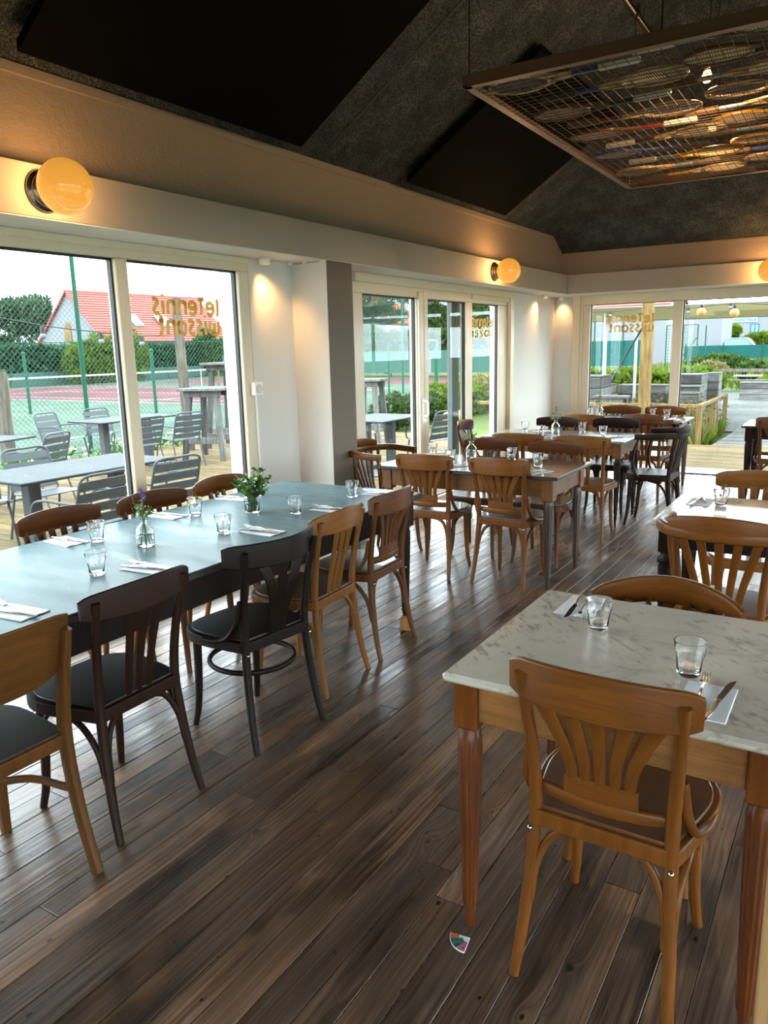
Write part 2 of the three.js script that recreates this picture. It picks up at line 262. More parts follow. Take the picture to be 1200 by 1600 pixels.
// hipped ceiling
{
  const zk = ZC + (YC - YK) / SB, yr = YC + SL * 3.3, zr = ZC + (yr - YK) / SB, t = [0, 0.12, 0];
  const yj = (x) => YC + SL * (x - XC);
  const c = obj('ceiling', [prism([[XC - 0.15, yj(XC - 0.15), ZF], [XC - 0.15, yj(XC - 0.15), -4.523], [0, yr, -4.523], [0, yr, ZF]], t), prism([[XC - 0.15, yj(XC - 0.15), -4.517], [XC - 0.15, yj(XC - 0.15), zk - 0.3], [XC, YC, zk], [0, yr, zr], [0, yr, -4.517]].map((p, i) => (i === 0 || i === 4 ? [p[0], p[1], -4.517] : p)), t)], M.ceil);
  tag(c, 'black sprayed sloping ceiling', null, null, 'structure');
  obj('slope', prism([[XC, YC, zk], [XC, YK, ZC], [3.3, YK, ZC], [3.3, YC, zk], [0, yr, zr]], t), M.ceil, c);
  obj('slope', prism([[0, yr, ZF], [0, yr, zr], [3.3, YC, zk], [3.45, YC - 0.1, zk], [3.45, YC - 0.1, ZF]], t), M.ceil, c);
  obj('ceiling_joint', prism([[XC, YC - 0.004, -4.532], [XC, YC - 0.004, -4.508], [0, yr - 0.004, -4.508], [0, yr - 0.004, -4.532]], [0, 0.006, 0]), M.black, c);
  // hung sound baffles under the left slope
  const panel = (z0, z1, lab) => {
    const d = -0.12, P = (x, z) => [x, yj(x) + d, z], x0 = -3.14, x1 = -2.07;
    const g = thing('acoustic_panel', lab, 'ceiling panel', [0, 0, 0]);
    obj('board', prism([P(x0, z0), P(x0, z1), P(x1, z1), P(x1, z0)], [0, 0.045, 0]), M.baffle, g);
    for (const x of [x0 + 0.2, x1 - 0.2]) for (const z of [z0 + 0.2, z1 - 0.2]) obj('hanger', rod([x, yj(x) - 0.1, z], [x, yj(x) + 0.005, z], 0.012), M.black, g);
  };
  panel(-4.13, -2.2, 'large flat black sound panel hung above the lamp nearest the camera'); panel(-7.38, -5.45, 'flat black sound panel hung beside the caged rack towards the far corner');
  panel(-0.9, 1.03, 'black sound panel at the cut edge of the ceiling above the near window');
  const cp = thing('ceiling_pipe', 'thin metal pipe running along the ceiling slope above the caged rack', 'pipe', [0, 0, 0]);
  obj('tube', rod([-1.64, yj(-1.64) - 0.03, -7.6], [-1.64, yj(-1.64) - 0.03, 2], 0.022, 10), M.chrome, cp);
  for (const z of [-7.3, -6.2, -5, -3, 0]) obj('clip', bx(-1.67, -1.61, yj(-1.64) - 0.055, yj(-1.6), z - 0.015, z + 0.015), M.black, cp);
}
// ---------------------------------------------------------------- windows
function unitL(name, z0, z1, panes, topGlass, label) {   // window in the left wall, z1 < z0
  const w = struct(name, label), xf = XW, xo = XW - 0.085, gx = XW - 0.04, yb = 0.1;
  const F = [bx(xo, xf, topGlass, 2.165, z1, z0, 0.006), bx(xo, xf, -0.05, yb, z1, z0, 0.006)];
  const cuts = [[z0, panes[0][0]]]; for (let i = 0; i < panes.length - 1; i++) cuts.push([panes[i][1], panes[i + 1][0]]); cuts.push([panes[panes.length - 1][1], z1]);
  obj('window_frame', F, M.frame, w);
  for (const [a, b] of cuts) obj('mullion', bx(xo, xf, yb, topGlass, b, a, 0.006), M.frame, w);
  for (const [a, b] of panes) {
    obj('gasket', [bx(gx - 0.014, gx + 0.014, topGlass - 0.012, topGlass + 0.002, b, a), bx(gx - 0.014, gx + 0.014, yb, yb + 0.012, b, a), bx(gx - 0.014, gx + 0.014, yb, topGlass, a - 0.012, a + 0.002), bx(gx - 0.014, gx + 0.014, yb, topGlass, b - 0.002, b + 0.012)], M.gasket, w);
    obj('pane', bx(gx - 0.0005, gx + 0.0005, yb, topGlass, b, a), M.glass, w);
  }
  return w;
}
const win1 = unitL('window_1', 1.05, -3.99, [[0.95, -0.95], [-1.06, -2.915], [-3.0, -3.893]], 2.075, 'tall white-framed window beside the long green table');
obj('trim', bx(XW, XW + 0.012, 2.125, 2.163, -3.98, 1.0, 0.004), M.frame, win1);
const win2 = unitL('window_2', -5.22, -8.46, [[-5.36, -6.257], [-6.437, -7.306], [-7.435, -8.137]], 2.005, 'white sliding glass doors in the left wall');
obj('rail', [bx(XW, XW + 0.03, 2.09, 2.163, -8.46, -5.22, 0.004), bx(XW, XW + 0.045, 0, 2.09, -8.46, -8.36, 0.004), bx(XW, XW + 0.02, 2.04, 2.09, -8.36, -7.4, 0.004), bx(XW, XW + 0.022, 0.02, 2.06, -6.345, -6.262, 0.005), bx(XW, XW + 0.022, 0.02, 2.06, -6.43, -6.352, 0.005)], M.frame, win2);
obj('sliding_stile', bx(XW - 0.16, XW - 0.1, 0.0, 2.1, -7.32, -7.16, 0.006), M.extgrey, win2);
const hd = obj('handle', [bx(XW + 0.022, XW + 0.03, 0.86, 1.1, -6.33, -6.28, 0.003), sweep([[XW + 0.03, 1.07, -6.305], [XW + 0.075, 1.065, -6.305], [XW + 0.08, 1.0, -6.305], [XW + 0.075, 0.935, -6.305], [XW + 0.03, 0.93, -6.305]], { w: 0.02, k: 8, up: [0, 0, 1], n: 18 }), at(lathe([[0, 0], [0.014, 0], [0.014, 0.03], [0, 0.03]], 12), XW + 0.03, 0.885, -6.305, 0, 0, -Math.PI / 2)], M.plastic, win2);
{
  const w = struct('window_3', 'wide white-framed window in the far wall'), zf = ZB, zo = ZB - 0.085, gz = ZB - 0.045, tg = 2.045, panes = [[-3.045, -2.03], [-1.92, -0.1], [0.0, 1.8]];
  obj('window_frame', [bx(-3.27, 1.9, tg, 2.165, zo, zf, 0.006), bx(-3.27, 1.9, -0.05, 0.02, zo, zf, 0.004)], M.frame, w);
  for (const [a, b] of [[-3.27, -3.045], [-2.03, -1.92], [-0.1, 0], [1.8, 1.9]]) obj('mullion', bx(a, b, 0.02, tg, zo, zf, 0.006), M.frame, w);
  obj('jamb', [bx(-3.27, -3.17, 0, 2.163, zf, zf + 0.03, 0.004), bx(-3.17, -3.13, 0, 2.12, zf, zf + 0.015, 0.004)], M.frame, w);
  for (const [a, b] of panes) { obj('gasket', [bx(a, b, tg - 0.008, tg + 0.002, gz - 0.012, gz + 0.012), bx(a - 0.002, a + 0.012, 0.02, tg, gz - 0.012, gz + 0.012), bx(b - 0.008, b + 0.002, 0.02, tg, gz - 0.012, gz + 0.012)], M.gasket, w); obj('pane', bx(a, b, 0.02, tg, gz - 0.0005, gz + 0.0005), M.glass, w); }
  obj('threshold', bx(-3.2, 1.9, 0.001, 0.014, ZB + 0.01, -9.62, 0.004), M.alu, w);
}
{ const w = struct('window_5', 'unseen wide window behind the viewer, added to light the near tables'); obj('pane', bx(0.2, 3.2, 0.02, 2.165, ZF + 0.1, ZF + 0.101), M.glass, w); for (const x of [0.2, 1.66, 3.12]) obj('window_frame', bx(x, x + 0.08, 0.02, 2.165, ZF + 0.06, ZF + 0.14), M.frame, w); }  // unseen window, added to bring fill light to the near tables
{ // unseen glazing added in the right wall to light the interior
  const w = struct('window_4', 'row of unseen windows added in the right wall for fill light'); let k = 0;
  for (const [a, b] of [[-6.5, -3.4], [-3.1, -0.2], [0.1, 2.7]]) { obj('pane', bx(XR + 0.1, XR + 0.101, 0.05, 2.165, a, b), M.glass, w); obj('window_frame', [bx(XR + 0.06, XR + 0.14, 0.05, 0.12, a, b), bx(XR + 0.06, XR + 0.14, 2.09, 2.165, a, b), bx(XR + 0.06, XR + 0.14, 0.1, 2.1, a, a + 0.07), bx(XR + 0.06, XR + 0.14, 0.1, 2.1, b - 0.07, b), bx(XR + 0.06, XR + 0.14, 0.1, 2.1, (a + b) / 2 - 0.04, (a + b) / 2 + 0.04)], M.frame, w); }
}
// gold lettering stuck on the outside of the glass, so it reads backwards from in here
const font = await new FontLoader().loadAsync('fonts/droid/droid_sans_bold.typeface.json');
// letters drawn with a broad flat stroke: [advance, [stroke polylines]]; x height 1
const GLYPH = {
  l: [0.42, [[[0.16, 1.22], [0.16, 0.25], [0.2, 0.1], [0.32, 0.08]]]],
  e: [0.92, [[[0.18, 0.52], [0.74, 0.56], [0.72, 0.78], [0.46, 0.9], [0.2, 0.76], [0.13, 0.48], [0.24, 0.18], [0.5, 0.08], [0.76, 0.2]]]],
  T: [0.72, [[[0.06, 1.14], [0.68, 1.14]], [[0.37, 1.14], [0.37, 0.3], [0.46, 0.08]]]],
  n: [0.96, [[[0.16, 0.02], [0.16, 0.98]], [[0.16, 0.7], [0.4, 0.92], [0.68, 0.84], [0.74, 0.6], [0.74, 0.02]]]],
  i: [0.42, [[[0.18, 0.02], [0.18, 0.94]], [[0.18, 1.2], [0.18, 1.34]]]],
  s: [0.74, [[[0.64, 0.96], [0.36, 1.0], [0.2, 0.8], [0.38, 0.56], [0.52, 0.32], [0.38, 0.08], [0.08, 0.1]]]],
  w: [1.24, [[[0.15, 0.96], [0.15, 0.3], [0.3, 0.1], [0.84, 0.1], [0.99, 0.3], [0.99, 0.96]], [[0.57, 0.86], [0.57, 0.1]]]],
  a: [0.98, [[[0.78, 0.02], [0.78, 0.96]], [[0.78, 0.62], [0.66, 0.86], [0.4, 0.9], [0.18, 0.72], [0.14, 0.4], [0.26, 0.1], [0.5, 0.08], [0.72, 0.3]]]],
  t: [0.62, [[[0.3, 1.28], [0.3, 0.3], [0.38, 0.1], [0.56, 0.1]], [[0.08, 0.92], [0.54, 0.92]]]],
};
function lettering(lines, label, place) {
  const g = thing('window_lettering', label, 'lettering', [0, 0, 0]);
  for (const [txt, width, h, x0, y0] of lines) {
    const total = [...txt].reduce((a, c) => a + GLYPH[c][0], 0), sx = width / total; let x = x0;
    for (const c of txt) { const [adv, st] = GLYPH[c]; const L = st.map((pl) => sweep(pl.map(([a, b]) => [x + a * sx, y0 + b * h, 0]), { n: pl.length > 2 ? pl.length * 4 : 1, prof: 'b', up: [0, 0, 1], w: h * 0.3, h: 0.001, c: 0.0002 })).map((q) => q.applyMatrix4(place)); obj('letter', L, M.gold, g); x += adv * sx; }
  }
  return g;
}
const mL = (z0, y0) => new THREE.Matrix4().makeRotationY(-Math.PI / 2).setPosition(XW - 0.0425, y0, z0);
const two = (W, h, gap) => [['leTennis', W, h, 0, gap], ['wissant', W * 0.93, h, 0, 0]];
lettering(two(0.56, 0.088, 0.117), 'backward gold lettering on the near left window before the red roof', mL(-3.74, 1.668));
lettering(two(0.54, 0.084, 0.108), 'backward gold lettering on the right leaf of the sliding doors', mL(-8.06, 1.66));
lettering(two(0.6, 0.088, 0.112), 'backward gold lettering on the far window across the timber post', new THREE.Matrix4().makeRotationY(Math.PI).setPosition(-2.26, 1.695, ZB - 0.05));
// ---------------------------------------------------------------- lamps
function globe(x, y, z, turn, label, power) {
  const g = thing('globe_lamp', label, 'wall lamp', [x, y, z], turn);            // local +z points into the room
  obj('backplate', at(lathe([[0, 0], [0.085, 0], [0.092, 0.006], [0.085, 0.016], [0.07, 0.018], [0.075, 0.024], [0.07, 0.034], [0.056, 0.036], [0.06, 0.042], [0.052, 0.055], [0, 0.055]], 36), 0, 0, 0, 0, Math.PI / 2), M.chrome, g);
  const gl = new THREE.SphereGeometry(0.118, 36, 24);
  const s = obj('glass_globe', at(gl, 0, 0, 0.155), new THREE.MeshPhysicalMaterial({ color: '#d9903a', roughness: 0.12, emissive: new THREE.Color(1, 0.42, 0.06), emissiveIntensity: 0.27, clearcoat: 0.6 }), g);
  const p = new THREE.PointLight(new THREE.Color(1, 0.55, 0.2), power); p.name = 'globe_light'; p.position.set(0, 0, 0.155); p.castShadow = true; p.shadow.radius = 4; g.add(p);
  return g;
}
globe(XB, 2.283, -2.3, Math.PI / 2, 'round glowing globe lamp on the beam above the near window', 0.35);
globe(XB, 2.28, -7.28, Math.PI / 2, 'round glowing globe lamp on the beam above the sliding doors', 0.55);
globe(-0.95, 2.28, -9.5, 0, 'globe lamp on the far beam at the frame edge, mostly its glow in view', 0.55);
function spot(x, z, tx, ty, tz, label, I) {
  const g = thing('downlight', label, 'spotlight', [x, 2.163, z]);
  obj('housing', lathe([[0, 0], [0.036, 0], [0.036, -0.035], [0.032, -0.042], [0.026, -0.042], [0.024, -0.03], [0, -0.03]], 24), M.plastic, g);
  obj('lens', lathe([[0.0, -0.031], [0.022, -0.031], [0, -0.0305]], 16), new THREE.MeshStandardMaterial({ color: '#fff', emissive: new THREE.Color(1, 0.7, 0.35), emissiveIntensity: 2 }), g);
  const l = new THREE.SpotLight(new THREE.Color(1, 0.55, 0.2), I, 0, 0.75, 1, 2); l.name = 'downlight_beam'; l.position.set(0, -0.05, 0); l.target.position.set(tx - x, ty - 2.163, tz - z); l.castShadow = true; l.shadow.radius = 2; g.add(l); g.add(l.target);
}
spot(-3.43, -4.06, -3.52, 1.72, -4.26, 'small white spotlight under the beam beside the near window', 0.8);
spot(-3.42, -9.3, -3.52, 1.93, -9.2, 'small white spotlight under the beam in the far corner', 0.6);
spot(-3.4, -9.84, -3.4, 1.9, -9.93, 'spotlight tucked behind the beam end lighting the corner strip', 0.35);
{ const g = thing('wall_socket', 'white wall socket box beside the near window frame', 'socket', [XW, 1.265, -3.99]);
  obj('housing', bx(0, 0.04, 0, 0.09, -0.045, 0.045, 0.006), M.plastic, g); obj('face', at(lathe([[0, 0], [0.03, 0], [0.032, 0.004], [0.024, 0.005], [0.022, 0.002], [0, 0.002]], 20), 0.04, 0.045, 0, 0, 0, -Math.PI / 2), M.white, g);
  obj('cable_duct', bx(0, 0.012, -1.265, 0, -0.01, 0.01, 0.003), M.plastic, g); }
{ const g = thing('wire_track', 'thin wire with clips along the top of the white pillar side', 'wire', [0, 0, 0]); obj('wire', sweep([[-3.5, 2.155, -4.4], [-3.4, 2.15, -4.41], [-3.25, 2.155, -4.42]], { w: 0.005, k: 5 }), M.chrome, g); obj('clip', bx(-3.5, -3.47, 2.145, 2.163, -4.41, -4.39), M.plastic, g); obj('clip', bx(-3.38, -3.36, 2.145, 2.163, -4.42, -4.4), M.plastic, g); }
// ---------------------------------------------------------------- chairs. Local frame: origin on the floor, the sitter looks along +z
const chairCache = new Map();
function seatShape(wf, wr, d0, d1, s = 1) {
  const a = wf / 2 * s, b = wr / 2 * s, m = new THREE.Shape(), z0 = d0 * s, z1 = d1 * s;     // x, -z plane
  m.moveTo(-b * 0.8, -z0); m.bezierCurveTo(-b, -z0, -b * 1.02, -z0 - 0.005, -b * 1.06, -z0 - 0.04);
  m.bezierCurveTo(-a * 1.0, -0.02, -a * 1.08, -z1 + 0.12, -a * 0.9, -z1 + 0.055); m.bezierCurveTo(-a * 0.75, -z1, -a * 0.4, -z1, 0, -z1);
  m.bezierCurveTo(a * 0.4, -z1, a * 0.75, -z1, a * 0.9, -z1 + 0.055); m.bezierCurveTo(a * 1.08, -z1 + 0.12, a * 1.0, -0.02, b * 1.06, -z0 - 0.04);
  m.bezierCurveTo(b * 1.02, -z0 - 0.005, b, -z0, b * 0.8, -z0); m.closePath(); return m;
}
const lin = (a, b) => (t) => a + (b - a) * t;
function railGeo(hw, y, zEnd, bulge, h, th, o = {}) {         // curved top rail across the back
  const P = []; for (let i = 0; i <= 10; i++) { const u = i / 5 - 1; P.push([u * hw, y + (o.crown || 0) * (1 - u * u), zEnd - bulge * (1 - u * u)]); }
  return sweep(P, { n: 24, prof: 'b', up: [0, 1, 0], w: th, h: (t) => { const u = Math.abs(2 * t - 1); return h * (1 - (o.taper || 0.12) * u * u) * (u > 0.985 ? 0.78 : u > 0.9 ? 0.94 : 1); }, c: 0.006 });
}
function chairParts(style) {
  if (chairCache.has(style)) return chairCache.get(style);
  const L = [], add = (n, g, m = 0) => L.push([n, g, m]);
  const [base, opt] = style.split('-'), tub = base === 'tub', block = base === 'block';
  const SY = 0.455;
  // seat
  const sh = block ? seatShape(0.43, 0.37, -0.19, 0.21) : seatShape(0.43, 0.34, -0.175, 0.215);
  const top = at(extr(block ? seatShape(0.43, 0.37, -0.19, 0.21, 0.97) : seatShape(0.43, 0.34, -0.175, 0.215, 0.93), 0.006, 0.003), 0, SY - 0.006, 0, 0, -Math.PI / 2);
  add('seat_frame', at(extr(sh, 0.034, 0.005), 0, SY - 0.045, 0, 0, -Math.PI / 2)); add('seat', top, 1);
  const legF = (s) => (block ? sweep([[s * 0.165, 0.41, 0.165], [s * 0.17, 0, 0.18]], { n: 4, prof: 'b', w: lin(0.038, 0.028), h: lin(0.038, 0.028), up: [0, 0, 1] })
    : sweep([[s * 0.155, 0.412, 0.155], [s * 0.158, 0.22, 0.16], [s * 0.163, 0.08, 0.172], [s * 0.172, 0, 0.188]], { n: 9, w: (t) => 0.037 - 0.012 * t, h: (t) => 0.037 - 0.012 * t, k: 10, up: [0, 0, 1] }));
  add('leg', legF(1)); add('leg', legF(-1));
  const topY = tub ? 0.78 : block ? 0.80 : opt === 'deep' ? 0.72 : 0.82, tz = tub ? -0.2 : -0.225;
  for (const s of [1, -1]) {
    if (block) add('rear_post', sweep([[s * 0.19, 0, -0.265], [s * 0.187, 0.2, -0.215], [s * 0.185, 0.42, -0.19], [s * 0.187, 0.6, -0.205], [s * 0.19, 0.79, -0.245]], { n: 14, prof: 'b', w: 0.026, h: (t) => 0.036 + 0.012 * Math.sin(t * 3.14), up: [0, 0, 1], c: 0.005 }));
    else add('rear_post', sweep([[s * 0.186, 0, -0.225], [s * 0.177, 0.12, -0.197], [s * 0.166, 0.3, -0.172], [s * 0.16, 0.45, -0.163], [s * 0.166, 0.62, -0.18], [s * 0.182, topY, tz]], { n: 18, w: (t) => 0.026 + 0.008 * Math.sin(t * 3.14), h: (t) => 0.024 + 0.010 * Math.sin(t * 3.14), k: 10, up: [0, 0, 1] }));
  }
  if (!block && !tub) for (const s of [1, -1]) if (base !== 'bars') add('bolt', at(new THREE.SphereGeometry(0.007, 8, 6), s * 0.166, 0.4, -0.186), 2);
  const arcUp = (x) => { };
  // back
  if (base === 'fan') {
    const dp = opt === 'deep', hw = dp ? 0.228 : 0.212, bul = dp ? 0.09 : 0.054, ry = dp ? 0.718 : 0.80;
    add('top_rail', railGeo(hw, ry, -0.196, bul, dp ? 0.09 : 0.112, dp ? 0.024 : 0.019, { taper: 0.16, crown: dp ? 0.04 : 0.004 }));
    add('back_rail', railGeo(0.155, 0.505, -0.15, 0.028, 0.036, 0.02, { taper: 0 }));
    add('splat_foot', sweep([[-0.085, 0.545, -0.175], [0, 0.545, -0.18], [0.085, 0.545, -0.175]], { n: 6, prof: 'b', w: 0.011, h: 0.05, c: 0.003 }));
    for (let i = -2; i <= 2; i++) { const xb = i * 0.033, xt = i * 0.068; add('slat', sweep([[xb, 0.56, -0.18 + Math.abs(i) * 0.002], [xb * 1.12, 0.62, -0.189], [(xb * 1.1 + xt) / 2, 0.70, -0.205], [xt, dp ? 0.71 : 0.765, -0.196 - bul * (1 - (xt / hw) ** 2) + 0.006]], { n: 9, prof: 'b', up: [0, 0, 1], w: lin(0.024, 0.037), h: 0.01, c: 0.003 })); }
    for (const s of [1, -1]) add('hip_loop', sweep([[s * 0.176, 0.62, -0.168], [s * 0.186, 0.53, -0.15], [s * 0.197, 0.462, -0.1], [s * 0.208, 0.44, -0.03], [s * 0.212, 0.437, 0.03]], { n: 14, prof: 'b', w: 0.018, h: 0.024, up: [s, 0, 0], c: 0.006 }));
  } else if (base === 'bars') {
    add('top_rail', railGeo(0.222, 0.80, -0.196, 0.045, 0.105, 0.018, { taper: 0.25, crown: 0.004 }));
    const n = opt === 'four' ? 4 : 3, sp = opt === 'four' ? 0.058 : 0.052;
    for (let i = 0; i < n; i++) { const k = i - (n - 1) / 2; add('slat', sweep([[k * sp * 0.82, 0.44, -0.158], [k * sp * 0.9, 0.58, -0.185], [k * sp * 1.1, 0.765, -0.232]], { n: 6, prof: 'b', up: [0, 0, 1], w: lin(0.026, 0.034), h: 0.011, c: 0.003 })); }
  } else if (base === 'splat') {
    add('top_rail', railGeo(0.235, 0.80, -0.15, 0.1, 0.1, 0.019, { taper: 0.1 }));
    for (let i = -1; i <= 1; i++) add('slat', sweep([[i * 0.028, 0.44, -0.17], [i * 0.034, 0.55, -0.192], [i * 0.062, 0.68, -0.222], [i * 0.098, 0.765, -0.236 + 0.02 * Math.abs(i)]], { n: 9, prof: 'b', up: [0, 0, 1], w: lin(0.03, 0.052), h: 0.01, c: 0.003 }));
    add('ring_stretcher', sweep([...Array(16)].map((_, i) => { const a = (i / 16) * 6.283; return [Math.cos(a) * 0.175, 0.3, -0.005 + Math.sin(a) * 0.18]; }), { closed: true, n: 32, prof: 'b', w: 0.018, h: 0.022, c: 0.006 }));
    for (const s of [1, -1]) add('hip_loop', sweep([[s * 0.176, 0.62, -0.168], [s * 0.186, 0.53, -0.15], [s * 0.197, 0.462, -0.1], [s * 0.208, 0.44, -0.03], [s * 0.212, 0.437, 0.03]], { n: 14, prof: 'b', w: 0.018, h: 0.024, up: [s, 0, 0], c: 0.006 }));
  } else if (block) {
    add('back_panel', sweep([[-0.205, 0.745, -0.212], [-0.1, 0.745, -0.252], [0, 0.745, -0.262], [0.1, 0.745, -0.252], [0.205, 0.745, -0.212]], { n: 14, prof: 'b', up: [0, 1, -0.22], w: 0.014, h: (t) => 0.215 - 0.05 * Math.pow(Math.abs(2 * t - 1), 3), c: 0.005 }));
    add('stretcher', sweep([[-0.18, 0.27, -0.2], [-0.14, 0.27, -0.02], [0, 0.27, 0.06], [0.14, 0.27, -0.02], [0.18, 0.27, -0.2]], { n: 18, prof: 'b', w: 0.016, h: 0.024 }));
    add('stretcher', sweep([[-0.165, 0.27, 0.17], [-0.1, 0.27, 0.08], [0, 0.27, 0.06], [0.1, 0.27, 0.08], [0.165, 0.27, 0.17]], { n: 18, prof: 'b', w: 0.016, h: 0.024 }));
  } else if (tub) {
    const big = opt === 'wide', hw = big ? 0.235 : 0.27, yb = big ? 0.785 : 0.795;
    add('arm_band', sweep(big ? [[-hw, yb - 0.02, 0.0], [-hw * 0.97, yb, -0.11], [-hw * 0.75, yb, -0.215], [-hw * 0.4, yb, -0.265], [0, yb, -0.282], [hw * 0.4, yb, -0.265], [hw * 0.75, yb, -0.215], [hw * 0.97, yb, -0.11], [hw, yb - 0.02, 0.0]] : [[-hw + 0.012, yb - 0.012, 0.1], [-hw, yb - 0.008, 0.0], [-hw * 0.96, yb, -0.12], [-hw * 0.72, yb, -0.215], [-hw * 0.35, yb, -0.25], [0, yb, -0.257], [hw * 0.35, yb, -0.25], [hw * 0.72, yb, -0.215], [hw * 0.96, yb, -0.12], [hw, yb - 0.008, 0.0], [hw - 0.012, yb - 0.012, 0.1]], { n: 40, prof: 'b', w: big ? 0.024 : 0.034, h: big ? (t) => 0.1 - 0.05 * Math.pow(Math.abs(2 * t - 1), 3) : 0.048, c: 0.008 }));
    if (!big) add('top_rail', railGeo(0.2, 0.83, -0.225, 0.045, 0.075, 0.018, { taper: 0.35, crown: 0.01 }));
    for (let i = -2; i <= 2; i++) { const xb = i * 0.035, xt = i * (big ? 0.06 : 0.072); add('slat', sweep([[xb, 0.44, -0.155], [xb * 1.2, 0.55, -0.19], [xt, yb - 0.015, -0.25 + Math.abs(i) * 0.006 - (big ? 0.02 : 0)]], { n: 8, prof: 'b', up: [0, 0, 1], w: lin(0.022, 0.034), h: 0.011, c: 0.003 })); }
    if (!big) for (const s of [1, -1]) add('arm_loop', sweep([[s * (hw - 0.012), 0.78, 0.07], [s * 0.262, 0.66, 0.105], [s * 0.245, 0.54, 0.11], [s * 0.225, 0.44, 0.07], [s * 0.215, 0.42, -0.02], [s * 0.2, 0.40, -0.12]], { n: 20, prof: 'b', w: 0.018, h: 0.028, up: [s, 0, 0], c: 0.006 }));
    else for (const s of [1, -1]) add('hip_loop', sweep([[s * 0.176, 0.62, -0.168], [s * 0.186, 0.53, -0.15], [s * 0.197, 0.462, -0.1], [s * 0.208, 0.44, -0.03]], { n: 14, prof: 'b', w: 0.018, h: 0.024, up: [s, 0, 0], c: 0.006 }));
  }
  // bentwood braces under the seat
  if (base !== 'splat' && !block) {
    add('brace', sweep([[-0.163, 0.2, -0.185], [-0.15, 0.31, -0.17], [-0.105, 0.39, -0.155], [0, 0.41, -0.15], [0.105, 0.39, -0.155], [0.15, 0.31, -0.17], [0.163, 0.2, -0.185]], { n: 24, prof: 'b', w: 0.02, h: 0.018, up: [0, 0, 1], c: 0.005 }));
    for (const s of [1, -1]) {
      add('brace', sweep([[s * 0.172, 0.2, -0.172], [s * 0.175, 0.31, -0.145], [s * 0.182, 0.385, -0.085], [s * 0.185, 0.408, 0.0]], { n: 14, prof: 'b', w: 0.018, h: 0.02, up: [s, 0, 0], c: 0.005 }));
      add('brace', sweep([[s * 0.163, 0.26, 0.148], [s * 0.17, 0.35, 0.12], [s * 0.18, 0.402, 0.05], [s * 0.183, 0.408, 0.01]], { n: 12, prof: 'b', w: 0.016, h: 0.018, up: [s, 0, 0], c: 0.005 }));
    }
  }
  chairCache.set(style, L); return L;
}
const seatM = { ebony: Ph('#22150f', 0.3, { map: T_grain }), ebonyB: Ph('#241710', 0.3, { map: T_grain }), walnut: Ph('#6a4630', 0.3, { map: T_grain, clearcoat: 0.3 }), mahog: Ph('#71482c', 0.3, { map: T_grain, clearcoat: 0.2 }), amber: Ph('#3f2a1d', 0.35, { map: T_grain }), maple: Ph('#5b4232', 0.35, { map: T_grain, clearcoat: 0.3 }), oak: Ph('#7a5a44', 0.35, { map: T_grain, clearcoat: 0.3 }) };
function chair(style, wd, x, z, turn, label, group) {
  const t = thing('dining_chair', label, 'chair', [x, 0, z], turn, group), mats = [M[wd], seatM[wd], M.steel];
  for (const [n, g, m] of chairParts(style)) obj(n, g, mats[m], t);
  return t;
}
const W_ = -Math.PI / 2, E_ = Math.PI / 2, N_ = Math.PI;     // sitter looks to -x, +x, -z
const gT1 = 'chairs at the long green table', gT2 = 'chairs at the dark laminate table', gT3 = 'chairs at the middle grey table', gT4 = 'chairs at the table by the far window';
chair('block', 'amber', -2.13, -1.075, W_, 'yellow-brown chair with a plain solid back panel and squared legs, cut by the frame edge', gT1);
chair('bars', 'ebony', -2.14, -1.57, W_ + 0.02, 'dark brown chair with three upright slats, second along the near side of the green table', gT1);
chair('splat', 'ebonyB', -2.09, -2.25, W_ - 0.14, 'near-black bentwood chair with a ring stretcher under its round seat', gT1);
chair('bars', 'oak', -2.18, -2.75, W_ + 0.05, 'light brown three-slat chair between the ring-stretcher chair and the fan-backed one', gT1);
chair('fan', 'walnut', -2.19, -3.235, W_ + 0.03, 'mid-brown fan-backed chair at the far end of the green table, near side', gT1);
chair('bars-four', 'walnut', -2.96, -2.16, E_, 'brown chair on the window side whose back shows behind the bottle of violet flowers', gT1);
chair('bars', 'walnut', -2.9, -2.66, E_ - 0.05, 'brown chair on the window side, only a low strip of rail showing between two others', gT1);
chair('bars', 'mahog', -2.92, -3.2, E_ + 0.06, 'reddish brown chair on the window side just left of the leafy jar', gT1);
chair('fan', 'mahog', -2.49, -4.675, N_ + 0.06, 'fan-backed chair with its back to us at the left of the dark-topped table', gT2);
chair('fan', 'mahog', -1.925, -4.675, N_ - 0.03, 'fan-backed chair with its back to us beside the fluted corner leg', gT2);
chair('tub', 'mahog', -3.02, -4.88, E_, 'armchair with rounded crest and looped arms at the window end of the dark-topped table', gT2);
chair('bars', 'walnut', -2.42, -5.26, 0.05, 'chair facing us behind the dark-topped table beside the violet flowers', gT2);
chair('bars', 'walnut', -1.9, -5.24, -0.04, 'chair facing us behind the dark-topped table near its fluted far leg', gT2);
chair('fan', 'walnut', -3.07, -6.77, E_ + 0.12, 'chair turned side-on in front of the sliding door at the end of the middle table', gT3);
chair('bars', 'oak', -2.39, -6.1, N_ + 0.03, 'honey-coloured slat-backed chair with its back to us, left at the middle table', gT3);
chair('bars', 'oak', -1.85, -6.1, N_ + 0.04, 'honey-coloured slat-backed chair with its back to us, right at the middle table', gT3);
chair('bars', 'ebony', -2.55, -7.16, 0, 'dark red-brown chair facing us behind the middle table near the white corner', gT3);
chair('bars-four', 'ebonyB', -1.98, -7.2, 0.03, 'almost black chair facing us behind the middle table, only its rail above the top', gT3);
chair('tub', 'ebony', -1.48, -6.78, W_ - 0.02, 'dark armchair with looped arms at the right end of the middle table', gT3);
chair('bars', 'oak', -2.42, -7.96, N_, 'light brown chair with its back to us at the left of the far window table', gT4);
